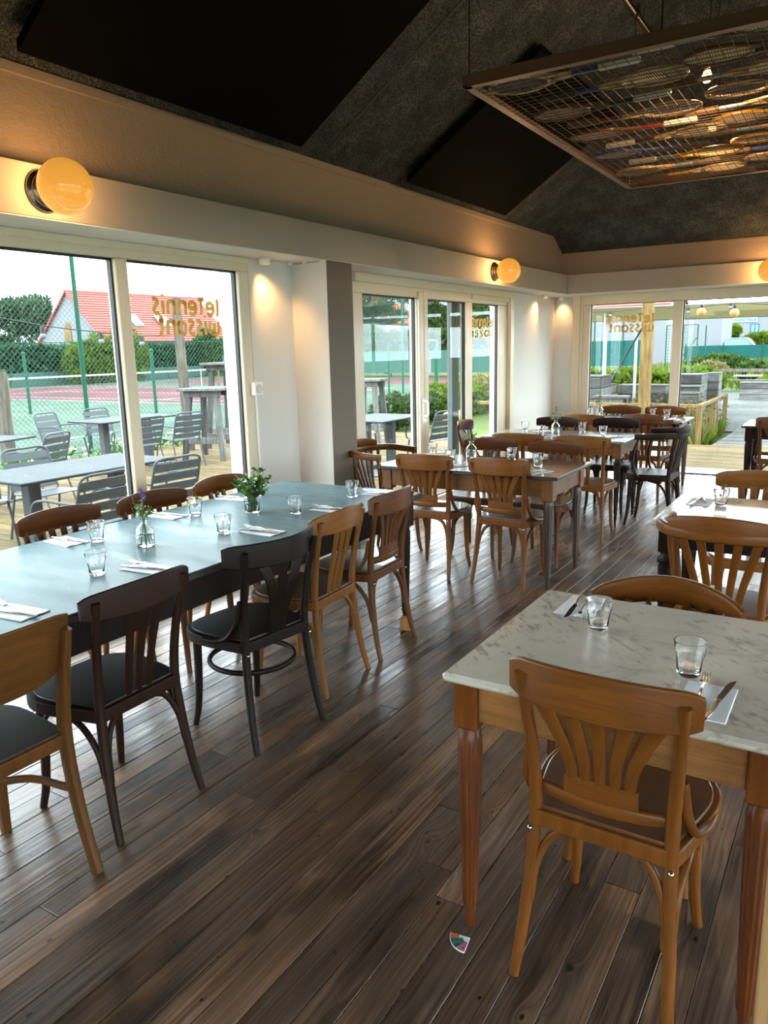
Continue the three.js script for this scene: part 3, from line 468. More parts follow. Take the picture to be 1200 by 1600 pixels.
chair('tub', 'walnut', -1.8, -7.93, N_ - 0.06, 'brown armchair with its back to us at the right of the far window table', gT4);
chair('bars', 'walnut', -2.35, -8.78, 0, 'chair facing us behind the far window table, left of the timber post', gT4);
chair('bars', 'mahog', -1.86, -8.76, 0.0, 'reddish chair facing us behind the far window table behind the two tumblers', gT4);
chair('fan', 'walnut', -0.62, -8.12, N_ + 0.05, 'fan-backed chair at the right frame edge in front of the small dark table');
chair('bars-four', 'oak', -0.42, -4.33, 0.03, 'square-shouldered chair facing us behind the further marble table');
chair('tub', 'mahog', -0.42, -3.42, N_ - 0.03, 'glossy bentwood armchair with a fan back in front of the further marble table');
chair('fan-deep', 'mahog', -0.475, -2.23, 0, 'deeply curved bentwood chair facing us across the nearest marble table');
chair('fan', 'mahog', -0.425, -1.765, N_ - 0.02, 'nearest chair, fan-backed orange-brown wood, tucked under the marble table');
// ---------------------------------------------------------------- tables
function flutedLeg(h, r0, r1, plain, collar) {       // from y = h down to the floor
  const ys = collar ? [[h, r0 * 0.8], [h - 0.02, r0 * 0.78], [h - 0.03, r0 * 1.08], [h - 0.05, r0 * 1.08], [h - 0.06, r0 * 0.85]] : [[h, r0 * 0.86], [h - 0.02, r0 * 0.9], [h - 0.035, r0]];
  const top = ys[ys.length - 1][1], tip = 0.07, n = 6; for (let i = 0; i <= n; i++) ys.push([h - 0.07 - (h - 0.07 - tip) * (i / n), r0 + (r1 - r0) * (i / n)]);
  ys.push([tip - 0.008, r1 * 0.8], [0.0, r1 * 0.62]);
  const K = 60, pos = [], uv = [], idx = [];
  ys.forEach(([y, r], j) => { const fl = !plain && y < h - 0.06 && y > tip - 0.004; for (let i = 0; i <= K; i++) { const a = (i / K) * 6.28319, d = fl ? 1 - 0.11 * Math.pow(0.5 - 0.5 * Math.cos(a * 12), 0.6) : 1; pos.push(Math.cos(a) * r * d, y, Math.sin(a) * r * d); uv.push((i / K) * 0.2, y); } });
  for (let j = 0; j < ys.length - 1; j++) for (let i = 0; i < K; i++) { const a = j * (K + 1) + i, b = a + K + 1; idx.push(a, a + 1, b + 1, a, b + 1, b); }
  const cap = (y, r, up) => { const c = []; for (let i = 0; i < 16; i++) { const a = (i / 16) * 6.28319 * (up ? -1 : 1); c.push(V(Math.cos(a) * r, y, Math.sin(a) * r)); } return faces([c]); };
  return mergeGeometries([geo(pos, uv, idx), cap(0, r1 * 0.62, false), cap(h, ys[0][1], true)]);
}
function table(x0, x1, z0, z1, y, o, label) {
  const cx = (x0 + x1) / 2, cz = (z0 + z1) / 2, t = thing('dining_table', label, 'table', [cx, 0, cz]), w = (x1 - x0) / 2, d = (z1 - z0) / 2, tt = o.tt || 0.025, ya = y - tt, ah = o.ah || 0.11, ov = o.ov ?? 0.03;
  if (o.lip) { obj('tabletop', bx(-w, w, ya + 0.006, y, -d, d, 0.003), o.top, t); obj('top_edge', bx(-w - 0.003, w + 0.003, ya, y - 0.0025, -d - 0.003, d + 0.003, 0.003), o.lip, t); }
  else obj('tabletop', bx(-w, w, ya, y, -d, d, o.round || 0.005), o.top, t);
  const bw = w - ov, bd = d - ov, B = o.block || 0.07, ib = 0.012;
  obj('apron', bx(-bw + B, bw - B, ya - ah, ya, bd - ib - 0.022, bd - ib, 0.002, true), o.apron, t); obj('apron', bx(-bw + B, bw - B, ya - ah, ya, -bd + ib, -bd + ib + 0.022, 0.002, true), o.apron, t);
  obj('apron', bx(bw - ib - 0.022, bw - ib, ya - ah, ya, -bd + B, bd - B, 0.002), o.apron, t); obj('apron', bx(-bw + ib, -bw + ib + 0.022, ya - ah, ya, -bd + B, bd - B, 0.002), o.apron, t);
  const bh = ah + (o.drop ?? 0.025), lg = flutedLeg(ya - bh + 0.001, o.r0 || 0.032, o.r1 || 0.02, o.plain, o.collar);
  for (const i of [-1, 1]) for (const j of [-1, 1]) { const px = i * (bw - B / 2), pz = j * (bd - B / 2), l = obj('leg', at(lg, px, 0, pz), o.leg, t); obj('leg_block', bx(px - B / 2, px + B / 2, ya - bh, ya, pz - B / 2, pz + B / 2, 0.005), o.blk || o.leg, l); }
  return t;
}
const legO = Ph('#6a3511', 0.3, { map: T_grain, clearcoat: 0.5, clearcoatRoughness: 0.2 }), legD = Ph('#4a2c1b', 0.32, { map: T_grain, clearcoat: 0.4 }), apO = wood('#9c6a3c', 0.4), apM = wood('#80542f', 0.4);
table(-0.84, -0.045, -2.36, -1.59, 0.75, { top: M.marble, leg: legO, blk: wood('#7c441a', 0.35), apron: apO, ah: 0.105, ov: 0.022, block: 0.066, round: 0.008 }, 'nearest square marble-topped table with orange-brown fluted legs');
table(-0.78, 0.02, -4.27, -3.57, 0.75, { top: M.marble, leg: M.ebonyB, apron: M.ebonyB, collar: true, plain: true, r0: 0.04, block: 0.075, round: 0.006 }, 'further marble-topped table on dark turned legs');
const t1 = table(-3.03, -2.05, -3.675, -0.6, 0.76, { top: M.lino, lip: M.edge, leg: M.ebony, apron: M.ebonyB, ah: 0.13, tt: 0.03, ov: 0.035, block: 0.085, r0: 0.036 }, 'long communal table with a grey-green top and near-black apron');
table(-2.9, -1.555, -5.222, -4.5, 0.75, { top: M.darktop, lip: M.edge, leg: legD, blk: apM, apron: apM, ah: 0.12, tt: 0.022, ov: 0.04, block: 0.075 }, 'brown laminate table with a black edge and fluted legs behind the long table');
table(-2.96, -1.65, -7.13, -6.42, 0.75, { top: M.greytop, leg: M.ebonyB, blk: apM, apron: apM, tt: 0.02, collar: true, r0: 0.03, r1: 0.013, block: 0.07 }, 'grey-topped table with slim dark legs in the middle of the row');
table(-3.0, -1.535, -8.86, -8.22, 0.75, { top: M.greytop, lip: M.edge, leg: legD, blk: M.ebony, apron: apM, tt: 0.022, block: 0.075 }, 'dark-edged table pushed up to the far window');
table(-0.96, -0.1, -8.75, -8.06, 0.75, { top: M.greytop, lip: M.edge, leg: M.ebony, apron: M.ebony, tt: 0.02, plain: true, block: 0.075, r0: 0.036 }, 'small dark table by the terrace window at the right frame edge');
{ const g = thing('wooden_wedge', 'pale wood block wedged under a leg of the long green table', 'wedge', [-2.07, 0, -3.5], 0.3); obj('block', box(0.06, 0.075, 0.04, 0.003), M.maple, g); g.children[0].position.y = 0.0375; }
{ // folded beer mat under the front leg
  const g = thing('beer_mat', 'quarter-folded printed beer mat under the front leg of the nearest marble table', 'beer mat', [-0.772, 0, -1.578], 0.15);
  const wedge = (r0, r1, a0, a1, y) => { const f = []; for (let i = 0; i < 8; i++) { const a = a0 + (a1 - a0) * i / 8, b = a0 + (a1 - a0) * (i + 1) / 8; f.push([V(Math.cos(a) * r0, y, Math.sin(a) * r0), V(Math.cos(b) * r0, y, Math.sin(b) * r0), V(Math.cos(b) * r1, y, Math.sin(b) * r1), V(Math.cos(a) * r1, y, Math.sin(a) * r1)]); } return faces(f); };
  const s = new THREE.Shape(); s.moveTo(0, 0); s.absarc(0, 0, 0.055, -Math.PI, -Math.PI / 2, false); s.lineTo(0, 0);
  obj('card', at(extr(s, 0.003), 0.014, 0, -0.014, 0, -Math.PI / 2), S('#d9d6cf', 0.7), g); g.children[0].position.y = 0.0004;
  const ring = (a, b, c, d, col) => { const m = obj('print', wedge(a, b, c, d, 0.0042), S(col, 0.6, { side: THREE.DoubleSide }), g); m.position.set(0.014, 0, -0.014); };
  ring(0.03, 0.053, 2.75, 3.14, '#b5523a'); ring(0.02, 0.053, 2.05, 2.75, '#2e5a5a'); ring(0.03, 0.05, 2.15, 2.45, '#3f8377'); ring(0.02, 0.053, 1.6, 2.0, '#a8576a'); ring(0.04, 0.045, 1.6, 2.0, '#d9d6cf');
}
{ const g = thing('door_post', 'pale wooden post edge just entering the frame at the lower right', 'post', [-0.052, 0, -1.335]); obj('shaft', bx(-0.012, 0.06, 0, 1.0, -0.03, 0.03, 0.004), wood('#b98f60', 0.45), g); obj('foot', bx(-0.013, 0.062, 0, 0.03, -0.032, 0.032, 0.003), M.ebony, g); }
// ---------------------------------------------------------------- tableware
const tumblerG = (() => { // faceted bistro tumbler: one closed wall
  const prof = [[0, 0.0], [0.024, 0.0], [0.0275, 0.004], [0.0295, 0.02], [0.0315, 0.04], [0.0335, 0.052], [0.0355, 0.056], [0.0385, 0.088], [0.0378, 0.0895], [0.0366, 0.088], [0.0335, 0.056], [0.0312, 0.05], [0.0285, 0.03], [0.026, 0.013], [0.018, 0.0105], [0, 0.0105]];
  const K = 36, pos = [], uv = [], idx = [];
  prof.forEach(([r, y], j) => { for (let i = 0; i <= K; i++) { const a = (i / K) * 6.28319, f = j > 0 && j < 6 && y < 0.054 ? 1 - 0.055 * (0.5 - 0.5 * Math.cos(a * 9)) : 1; pos.push(Math.cos(a) * r * f, y, Math.sin(a) * r * f); uv.push(i / K, y); } });
  for (let j = 0; j < prof.length - 1; j++) for (let i = 0; i < K; i++) { const a = j * (K + 1) + i, b = a + K + 1; idx.push(a, b, b + 1, a, b + 1, a + 1); }
  return geo(pos, uv, idx);
})();
const gGl = 'tumblers set on the tables';
function glass(x, y, z, label) { const g = thing('drinking_glass', label, 'glass', [x, y + 0.0005, z], x * 7, gGl); obj('tumbler', tumblerG, M.tumbler, g); }
const forkG = [sweep([[0, 0.003, 0.105], [0, 0.006, 0.06], [0, 0.012, 0.0], [0, 0.008, -0.035], [0, 0.006, -0.05]], { n: 12, prof: 'b', w: (t) => 0.014 - 0.008 * Math.sin(Math.min(1, t * 1.5) * 3.14 * 0.5), h: 0.0026, c: 0.001 }), sweep([[0, 0.006, -0.046], [0, 0.003, -0.058], [0, 0.004, -0.068]], { n: 5, prof: 'b', w: lin(0.01, 0.022), h: 0.002, c: 0.0008 })];
const tineG = [-1.5, -0.5, 0.5, 1.5].map((k) => sweep([[k * 0.0062, 0.004, -0.066], [k * 0.0062, 0.0065, -0.09], [k * 0.006, 0.011, -0.108]], { n: 5, prof: 'b', w: lin(0.0034, 0.002), h: 0.0018, c: 0.0006 }));
const knifeH = sweep([[0, 0.004, 0.112], [0.002, 0.005, 0.07], [0, 0.005, 0.012]], { n: 8, prof: 'b', w: (t) => 0.0135 - 0.004 * Math.abs(t - 0.35), h: 0.007, c: 0.0025 });
const bolsG = bx(-0.0065, 0.0065, 0.001, 0.008, 0.004, 0.013, 0.002);
const bladeG = (() => { const s = new THREE.Shape(); s.moveTo(-0.0065, -0.006); s.lineTo(-0.007, 0.08); s.bezierCurveTo(-0.006, 0.105, 0.002, 0.115, 0.0065, 0.118); s.bezierCurveTo(0.0085, 0.07, 0.0065, 0.02, 0.0055, -0.006); s.closePath(); return at(extr(s, 0.0012, 0.0004), 0, 0.004, 0, 0, -Math.PI / 2); })();
const napG = [bx(-0.055, 0.055, 0, 0.0018, -0.095, 0.095, 0.0006), bx(-0.0545, 0.054, 0.0019, 0.0036, -0.094, 0.0945, 0.0006)];
const gSet = { n: 'folded paper napkins on the tables', f: 'forks laid on the napkins', k: 'knives laid on the napkins' };
function setting(x, y, z, turn, where, df = [-0.022, -0.03, 0.12], dk = [0.028, -0.01, -0.06]) {     // diner looks along local -z
  const c = Math.cos(turn), s = Math.sin(turn), W = (a, b) => [x + a * c + b * s, z - a * s + b * c];
  const n = thing('paper_napkin', 'folded white paper napkin ' + where, 'napkin', [x, y + 0.0006, z], turn, gSet.n); obj('sheet', napG[0], M.paper, n); obj('fold', napG[1], M.paper, n);
  let p = W(df[0], df[1]); const f = thing('fork', 'steel fork on the napkin ' + where, 'fork', [p[0], y + 0.0045, p[1]], turn + df[2], gSet.f);
  obj('handle', forkG, M.steel, f); for (const t of tineG) obj('tine', t, M.steel, f);
  p = W(dk[0], dk[1]); const k = thing('table_knife', 'table knife on the napkin ' + where, 'knife', [p[0], y + 0.0045, p[1]], turn + dk[2], gSet.k);
  obj('handle', knifeH, M.chrome, k); obj('bolster', bolsG, M.steel, k); obj('blade', bladeG, M.blade, k);
}
const Y1 = 0.76, Y2 = 0.75;
setting(-0.238, Y2, -1.735, 0, 'beside the clear tumbler nearest the camera', [-0.016, -0.03, 0.06], [0.026, -0.01, -0.12]);
setting(-0.687, Y2, -2.235, Math.PI, 'at the far left of the nearest marble table', [-0.02, -0.02, 0.04], [0.012, -0.02, 0.1]);
setting(-0.65, Y2, -4.08, Math.PI, 'on the further marble table', [-0.022, -0.02, 0.2], [0.02, -0.02, -0.1]);
[[-2.225, -1.325, 'at the cut near end of the green table'], [-2.235, -1.875, 'before the dark slat-backed chair'], [-2.235, -2.53, 'before the ring-stretcher chair'], [-2.24, -3.06, 'before the light brown three-slat chair'], [-2.24, -3.53, 'at the far near-side corner of the green table']].forEach(([x, z, w]) => setting(x, Y1, z, E_ + rr(-0.12, 0.12), w, [0.02, -0.03, -0.18], [-0.015, 0.0, 0.1]));
[[-2.9, -2.0, 'on the window side behind the two near tumblers'], [-2.9, -2.58, 'on the window side beside the violet flowers'], [-2.91, -3.08, 'on the window side behind the leafy jar']].forEach(([x, z, w]) => setting(x, Y1, z, W_ + rr(-0.12, 0.12), w, [0.02, -0.03, -0.22], [-0.015, 0, 0.15]));
[[-2.36, -4.66, 0, 'between the two fan-backed chairs at the dark-topped table'], [-1.74, -4.66, 0, 'near the corner leg of the dark-topped table'], [-2.72, -5.1, Math.PI, 'at the window end of the dark-topped table']].forEach(([x, z, r, w]) => setting(x, Y2, z, r - 0.5, w));
[[-2.4, -6.6, 0, 'beside the flower bottle on the middle grey table'], [-1.82, -6.66, 0, 'at the right end of the middle grey table'], [-2.55, -6.98, Math.PI, 'behind the flower bottle on the middle grey table']].forEach(([x, z, r, w]) => setting(x, Y2, z, r - 0.4, w));
[[-2.1, -8.7, Math.PI, 'left of the tumblers on the far window table'], [-1.68, -8.45, 0, 'right of the tumblers on the far window table'], [-2.7, -8.6, Math.PI, 'left of the sprig on the far window table']].forEach(([x, z, r, w]) => setting(x, Y2, z, r - 0.3, w));
glass(-0.584, Y2, -2.075, 'clear tumbler beside the far napkin on the nearest marble table'); glass(-0.3, Y2, -1.868, 'clear tumbler nearest the camera on the nearest marble table'); glass(-0.546, Y2, -4.02, 'clear tumbler on the further marble table');
[[-2.783, -2.07, 'tumbler on the green table just above its twin, left of the violet flowers'], [-2.347, -1.73, 'tumbler closest to the viewer on the green table'], [-2.78, -2.655, 'tumbler on the window side right of the violet flowers'], [-2.377, -2.43, 'tumbler on the near side between the flower bottle and the leafy jar'], [-2.348, -2.91, 'tumbler just right of the leafy jar'], [-2.337, -3.4, 'tumbler at the far end of the green table'], [-2.85, -3.2, 'tumbler half hidden behind the leafy jar']].forEach(([x, z, l]) => glass(x, Y1, z, l));
[[-2.758, -5.12, 'tumbler behind the left fan-backed chair on the dark-topped table'], [-2.46, -4.83, 'tumbler left of the violet sprig on the dark-topped table'], [-2.103, -5.1, 'tumbler right of the violet sprig on the dark-topped table'], [-1.827, -4.9, 'tumbler at the right of the dark-topped table'],
  [-2.731, -6.95, 'far left tumbler on the middle grey table'], [-2.46, -6.65, 'tumbler left of the flower bottle on the middle grey table'], [-2.204, -7.05, 'tumbler right of the flower bottle on the middle grey table'], [-1.93, -6.78, 'rightmost tumbler on the middle grey table'],
  [-1.96, -8.8, 'left tumbler of the pair on the far window table'], [-1.791, -8.72, 'right tumbler of the pair on the far window table'], [-2.64, -8.74, 'tumbler beside the sprig on the far window table']].forEach(([x, z, l]) => glass(x, Y2, z, l));
// bottles and jars of flowers
const bottleG = lathe([[0, 0], [0.03, 0], [0.034, 0.004], [0.0345, 0.05], [0.032, 0.066], [0.022, 0.08], [0.0135, 0.088], [0.0125, 0.1], [0.0165, 0.104], [0.0165, 0.108], [0.0145, 0.108], [0.0108, 0.1], [0.0115, 0.088], [0.02, 0.0775], [0.0298, 0.064], [0.0322, 0.05], [0.0318, 0.006], [0.028, 0.003], [0, 0.003]], 36);
const waterG = lathe([[0, 0.0034], [0.028, 0.0036], [0.0313, 0.0065], [0.0316, 0.042], [0, 0.042]], 32);
const jarG = lathe([[0, 0], [0.034, 0], [0.038, 0.004], [0.039, 0.08], [0.036, 0.088], [0.0375, 0.098], [0.0355, 0.098], [0.034, 0.088], [0.0368, 0.08], [0.0358, 0.006], [0, 0.004]], 36);
const jarW = lathe([[0, 0.0045], [0.0352, 0.0065], [0.0358, 0.05], [0, 0.05]], 32);
function leafGeo(l, w, bend = 0.25) { const P = [], U = [], I = []; for (let i = 0; i <= 4; i++) { const t = i / 4, ww = w * Math.sin(Math.pow(t, 0.75) * 3.0 + 0.1) * 0.5, y = bend * l * t * t; P.push(-ww, y + ww * 0.25, t * l, 0, y, t * l, ww, y + ww * 0.25, t * l); U.push(0, t, 0.5, t, 1, t); } for (let i = 0; i < 4; i++) for (let k = 0; k < 2; k++) { const a = i * 3 + k; I.push(a, a + 3, a + 4, a, a + 4, a + 1); } return geo(P, U, I); }
const dirE = (az, el) => [Math.sin(az) * Math.cos(el), Math.sin(el), Math.cos(az) * Math.cos(el)];
function place(g, p, az, el, roll = 0) { const q = g.clone(); q.applyMatrix4(new THREE.Matrix4().makeRotationFromEuler(new THREE.Euler(-el, az, roll, 'YXZ')).setPosition(...p)); return q; }
function flowers(x, y, z, label, violet, sc = 1) {
  const g = thing('flower_bottle', label, 'vase', [x, y + 0.0005, z]); g.scale.setScalar(sc);
  const b = obj('bottle', bottleG, M.tumbler, g); obj('water', waterG, M.water, b);
  const stems = [[[0.012, 0.006, 0.006], [0.004, 0.06, 0.003], [-0.002, 0.1, 0], [0.0, 0.2, -0.004]], [[0.006, 0.006, -0.01], [0, 0.1, 0.002], [-0.012, 0.15, 0.012]], [[-0.01, 0.006, 0.008], [0, 0.1, -0.002], [0.022, 0.135, -0.008]], [[0, 0.006, 0], [-0.003, 0.1, 0], [-0.03, 0.13, -0.01]]];
  for (const s of stems) obj('stem', sweep(s, { n: 10, w: 0.0035, k: 6, up: [0, 0, 1] }), M.stem, g);
  const fl = []; for (let i = 0; i < 26; i++) { const t = rnd(); fl.push(place(leafGeo(0.018, 0.007), [rr(-0.006, 0.006), 0.165 + 0.05 * t, rr(-0.008, 0.004)], rr(0, 6.3), rr(-0.4, 0.9), rr(-1, 1))); }
  obj('flower', fl, violet ? M.violet : M.leafS, g);
  const lf = []; for (let i = 0; i < 60; i++) { const k = Math.floor(rnd() * 3), c = [[-0.012, 0.15, 0.012], [0.022, 0.135, -0.008], [-0.03, 0.13, -0.01]][k]; lf.push(place(leafGeo(rr(0.012, 0.024), rr(0.004, 0.008)), [c[0] + rr(-0.012, 0.012), c[1] + rr(-0.025, 0.02), c[2] + rr(-0.012, 0.012)], rr(0, 6.3), rr(-0.3, 1.2), rr(-1, 1))); }
  obj('leaves', lf, violet ? M.leaf : M.leafS, g);
  const bl = []; for (let i = 0; i < 16; i++) bl.push(place(leafGeo(0.01, 0.006), [rr(-0.035, 0.03), rr(0.12, 0.165), rr(-0.02, 0.02)], rr(0, 6.3), rr(0, 1.3))); obj('blossom', bl, M.petal, g);
  return g;
}
flowers(-2.518, Y1, -2.11, 'round glass bottle with violet flowers on the green table', true, 1.12);
flowers(-2.413, Y2, -5.08, 'glass bottle with a violet sprig on the dark-topped table', true, 1.15);
flowers(-2.396, Y2, -6.86, 'glass bottle with a pale green sprig on the middle grey table', false, 1.12);
flowers(-2.518, Y2, -8.68, 'glass bottle with a tall green sprig on the far window table', false, 1.2);
{ const g = thing('leafy_jar', 'glass jar crammed with leafy green cuttings on the green table', 'vase', [-2.568, Y1 + 0.0005, -2.84]); const j = obj('jar', jarG, M.tumbler, g); obj('water', jarW, M.water, j);
  const groups = [[], []], round = (() => { const s = []; for (let i = 0; i < 10; i++) { const a = (i / 10) * 6.283; s.push(V(Math.sin(a) * 0.0135, 0.002 * Math.cos(2 * a), 0.014 + Math.cos(a) * 0.0135)); } return faces([s]); })();
  for (let i = 0; i < 30; i++) {
    const az = rr(0, 6.28), el = rr(0.25, 1.35), L = rr(0.07, 0.15), d = dirE(az, el), b = [rr(-0.02, 0.02), 0.092, rr(-0.02, 0.02)], e = [b[0] + d[0] * L, b[1] + d[1] * L - 0.02 * Math.cos(el), b[2] + d[2] * L];
    obj('stem', sweep([[b[0] * 0.6, 0.01, b[2] * 0.6], b, e], { n: 8, w: 0.0028, k: 5, up: [0.3, 0, 1] }), M.stem, g);
    for (let k = 0; k < 9; k++) { const t = rr(0.25, 1), p = [b[0] + (e[0] - b[0]) * t, b[1] + (e[1] - b[1]) * t, b[2] + (e[2] - b[2]) * t]; groups[rnd() < 0.3 ? 1 : 0].push(place(i % 3 ? leafGeo(rr(0.02, 0.034), rr(0.016, 0.026), 0.1) : round, p, rr(0, 6.3), rr(-0.5, 0.8), rr(-0.7, 0.7))); }
  }
  for (let i = 0; i < 14; i++) groups[1].push(place(leafGeo(0.03, 0.02, 0.1), [rr(-0.016, 0.016), rr(0.02, 0.08), rr(-0.016, 0.016)], rr(0, 6.3), rr(0.4, 1.4)));
  obj('leaves', groups[0], M.leaf, g); obj('leaves', groups[1], M.leafD, g);
}
// ---------------------------------------------------------------- the caged rack of rackets
{
  const yr = 2.7, x0 = -1.66, x1 = 0.95, z0 = -6.25, z1 = -3.4, iron = S('#8a5a30', 0.45, { metalness: 0.4, map: T_mottle }), rust = S('#4a2f1b', 0.7);
  const r = thing('hanging_rack', 'rusty wire-mesh rack full of tennis rackets hung from the ceiling', 'ceiling rack', [0, 0, 0]);
  const rail = (a, b, c, d) => obj('frame_bar', [bx(a, b, yr, yr + 0.005, c, d, 0.001)], iron, r);
  rail(x0, x0 + 0.04, z0, z1); rail(x1 - 0.04, x1, z0, z1); rail(x0, x1, z1 - 0.04, z1); rail(x0, x1, z0, z0 + 0.04);
  for (const [a, b, c, d] of [[x0, x0 + 0.004, z0, z1], [x1 - 0.004, x1, z0, z1], [x0, x1, z1 - 0.004, z1], [x0, x1, z0, z0 + 0.004]]) obj('frame_side', bx(a, b, yr + 0.005, yr + 0.05, c, d), rust, r);
  const wires = []; for (let x = x0 + 0.05; x < x1; x += 0.05) wires.push(bx(x - 0.0009, x + 0.0009, yr + 0.005, yr + 0.0078, z0, z1)); for (let z = z0 + 0.05; z < z1; z += 0.05) wires.push(bx(x0, x1, yr + 0.0078, yr + 0.0106, z - 0.0009, z + 0.0009));
  tag(obj('wire_mesh', wires, rust, r), null, null, null, 'stuff');
  for (const [x, z] of [[-1.64, z1 - 0.03], [-0.8, z1 - 0.02], [0.2, z1 - 0.02], [-1.64, z0 + 0.03], [0.2, z0 + 0.03]]) obj('wire', rod([x, yr + 0.03, z], [x, 2.825 + 0.66 * (x > 0 ? 3.3 - x : x + 3.3), z], 0.003, 5), M.chrome, r);
  const ringP = (a, b, y = 0) => [...Array(20)].map((_, i) => { const t = (i / 20) * 6.283; return [Math.cos(t) * a + 0.2, y, Math.sin(t) * b]; });
  const headG = sweep(ringP(0.142, 0.105), { closed: true, n: 40, prof: 'b', w: 0.012, h: 0.018, c: 0.003 }), faceG = [];
  for (let i = -8; i <= 8; i++) { const z = i * 0.0115, q = Math.sqrt(1 - (z / 0.1) ** 2) * 0.137; faceG.push(bx(0.2 - q, 0.2 + q, -0.0008, 0.0008, z - 0.0008, z + 0.0008)); } for (let i = -11; i <= 11; i++) { const x = i * 0.0118, q = Math.sqrt(Math.max(0, 1 - (x / 0.138) ** 2)) * 0.1; faceG.push(bx(0.2 + x - 0.0008, 0.2 + x + 0.0008, -0.001, 0.001, -q, q)); }
  const stringsG = mergeGeometries(faceG), throatG = [sweep([[0.09, 0, 0.066], [0.03, 0, 0.035], [-0.05, 0, 0.012]], { n: 8, prof: 'b', w: 0.013, h: 0.017, c: 0.003 }), sweep([[0.09, 0, -0.066], [0.03, 0, -0.035], [-0.05, 0, -0.012]], { n: 8, prof: 'b', w: 0.013, h: 0.017, c: 0.003 })];
  const shaftG = bx(-0.17, -0.04, -0.009, 0.009, -0.0125, 0.0125, 0.004), gripG = bx(-0.345, -0.168, -0.014, 0.014, -0.0155, 0.0155, 0.006);
  const cols = { 'pale wood': '#c9a878', 'dark wood': '#6d4528', white: '#d8d5cc', blue: '#2f4f9a', yellow: '#c9952a', red: '#9a2f2a', 'grey blue': '#7590a0', black: '#2a2826' }, keys = Object.keys(cols), cm = {}; for (const k of keys) cm[k] = S(cols[k], 0.4, { map: T_grain });
  const strM = [S('#d9c9a0', 0.5), S('#8d7f70', 0.5), S('#5a5a62', 0.5)], gripM = [S('#2a211b', 0.7), S('#5f4630', 0.7), S('#b9b3a8', 0.7)];
  const rows = 10, pairs = new Set();
  for (let j = 0; j < rows; j++) for (let k = 0; k < 4; k++) {
    const z = z1 - 0.2 - j * 0.272, flip = (j + k) % 2 ? 1 : -1, x = x0 + 0.42 + k * 0.66 + (j % 2 ? 0.1 : -0.02) + rr(-0.03, 0.03); if (x > x1 - 0.4) continue;
    const a = keys[Math.floor(rnd() * 2 + (rnd() < 0.35 ? 1 + rnd() * 4 : 0))], b = keys[2 + Math.floor(rnd() * 6)];
    const t = thing('tennis_racket', `racket in the ${['first', 'second', 'third', 'fourth', 'fifth', 'sixth', 'seventh', 'eighth', 'ninth', 'tenth'][j]} row from camera, ${['first', 'second', 'third', 'fourth'][k]} from windows: old ${a}, ${b} throat`, 'tennis racket', [x, yr + 0.028 + (k % 2) * 0.034, z], (flip > 0 ? 0 : Math.PI) + rr(-0.07, 0.07), 'rackets in the hanging rack');
    obj('head', headG, cm[a], t); obj('strings', stringsG, strM[Math.floor(rnd() * 3)], t); obj('throat', throatG, cm[a], t); obj('shaft', shaftG, cm[b], t); obj('grip', gripG, gripM[Math.floor(rnd() * 3)], t);
  }
  for (const [x, z, l] of [[-0.81, -4.46, 'small bare bulb above the rackets near the frame edge'], [-0.95, -5.5, 'small bare bulb above the rackets at the far end of the rack'], [0.2, -4.8, 'small bare bulb above the rackets on the kitchen side']]) {
    const g = thing('light_bulb', l, 'light bulb', [x, 2.86, z]); obj('cap', lathe([[0, 0.03], [0.013, 0.03], [0.014, 0.06], [0.008, 0.066], [0, 0.066]], 14), M.chrome, g);
    obj('bulb', lathe([[0, -0.03], [0.015, -0.026], [0.024, -0.012], [0.025, 0.002], [0.018, 0.02], [0.013, 0.031], [0, 0.031]], 20), new THREE.MeshStandardMaterial({ color: '#ffe6c0', emissive: new THREE.Color(1, 0.6, 0.22), emissiveIntensity: 2.5 }), g);
    obj('cord', rod([0, 0.066, 0], [0, 0.66 * (x > 0 ? 3.3 - x : x + 3.3) - 0.03, 0], 0.003, 5), M.black, g);
    const p = new THREE.PointLight(new THREE.Color(1, 0.62, 0.3), 0.6); p.name = 'bulb_light'; p.castShadow = true; p.shadow.radius = 1; g.add(p);
  }
}
// ---------------------------------------------------------------- outside: ground, deck
const GY = -0.27, DY = -0.1;
tag(obj('ground', bx(-140, 60, GY - 0.3, GY, -170, 30), M.grass), 'mown green lawn around the terrace', null, null, 'structure');
{
  const d = obj('deck', [bx(-11.2, -3.8, GY, DY - 0.03, -13.3, 1), bx(-3.8, 3, GY, DY - 0.03, -13.3, -10.2)], M.bark); tag(d, 'pale timber deck outside the windows', null, null, 'structure');
  const dm = ['#7f6c4a', '#786443', '#867352', '#716145'].map((c) => Ph(c, 0.85, { map: T_weather, specularIntensity: 0.2 })); let z = 0.9;
  while (z > -13.3) { const w = 0.138, xe = z > -10.2 ? -3.81 : 3, z0 = Math.max(-13.3, z - w); let x = -11.2; while (x < xe - 0.05) { let x1 = Math.min(xe, x + rr(2.8, 4.8)); if (xe - x1 < 0.6) x1 = xe; const g = bx(x + 0.002, x1 - 0.002, DY - 0.03, DY + rr(-0.002, 0.001), z0 + 0.006, z, 0.003, true); obj('plank', g, dm[Math.floor(rnd() * 4)], d); x = x1; } z -= w + 0.001; }
}
tag(obj('tennis_court', [bx(-50, -11.22, GY, GY + 0.02, -44, 3)], M.court), 'green tennis court surface with a red playing area', null, null, 'structure');
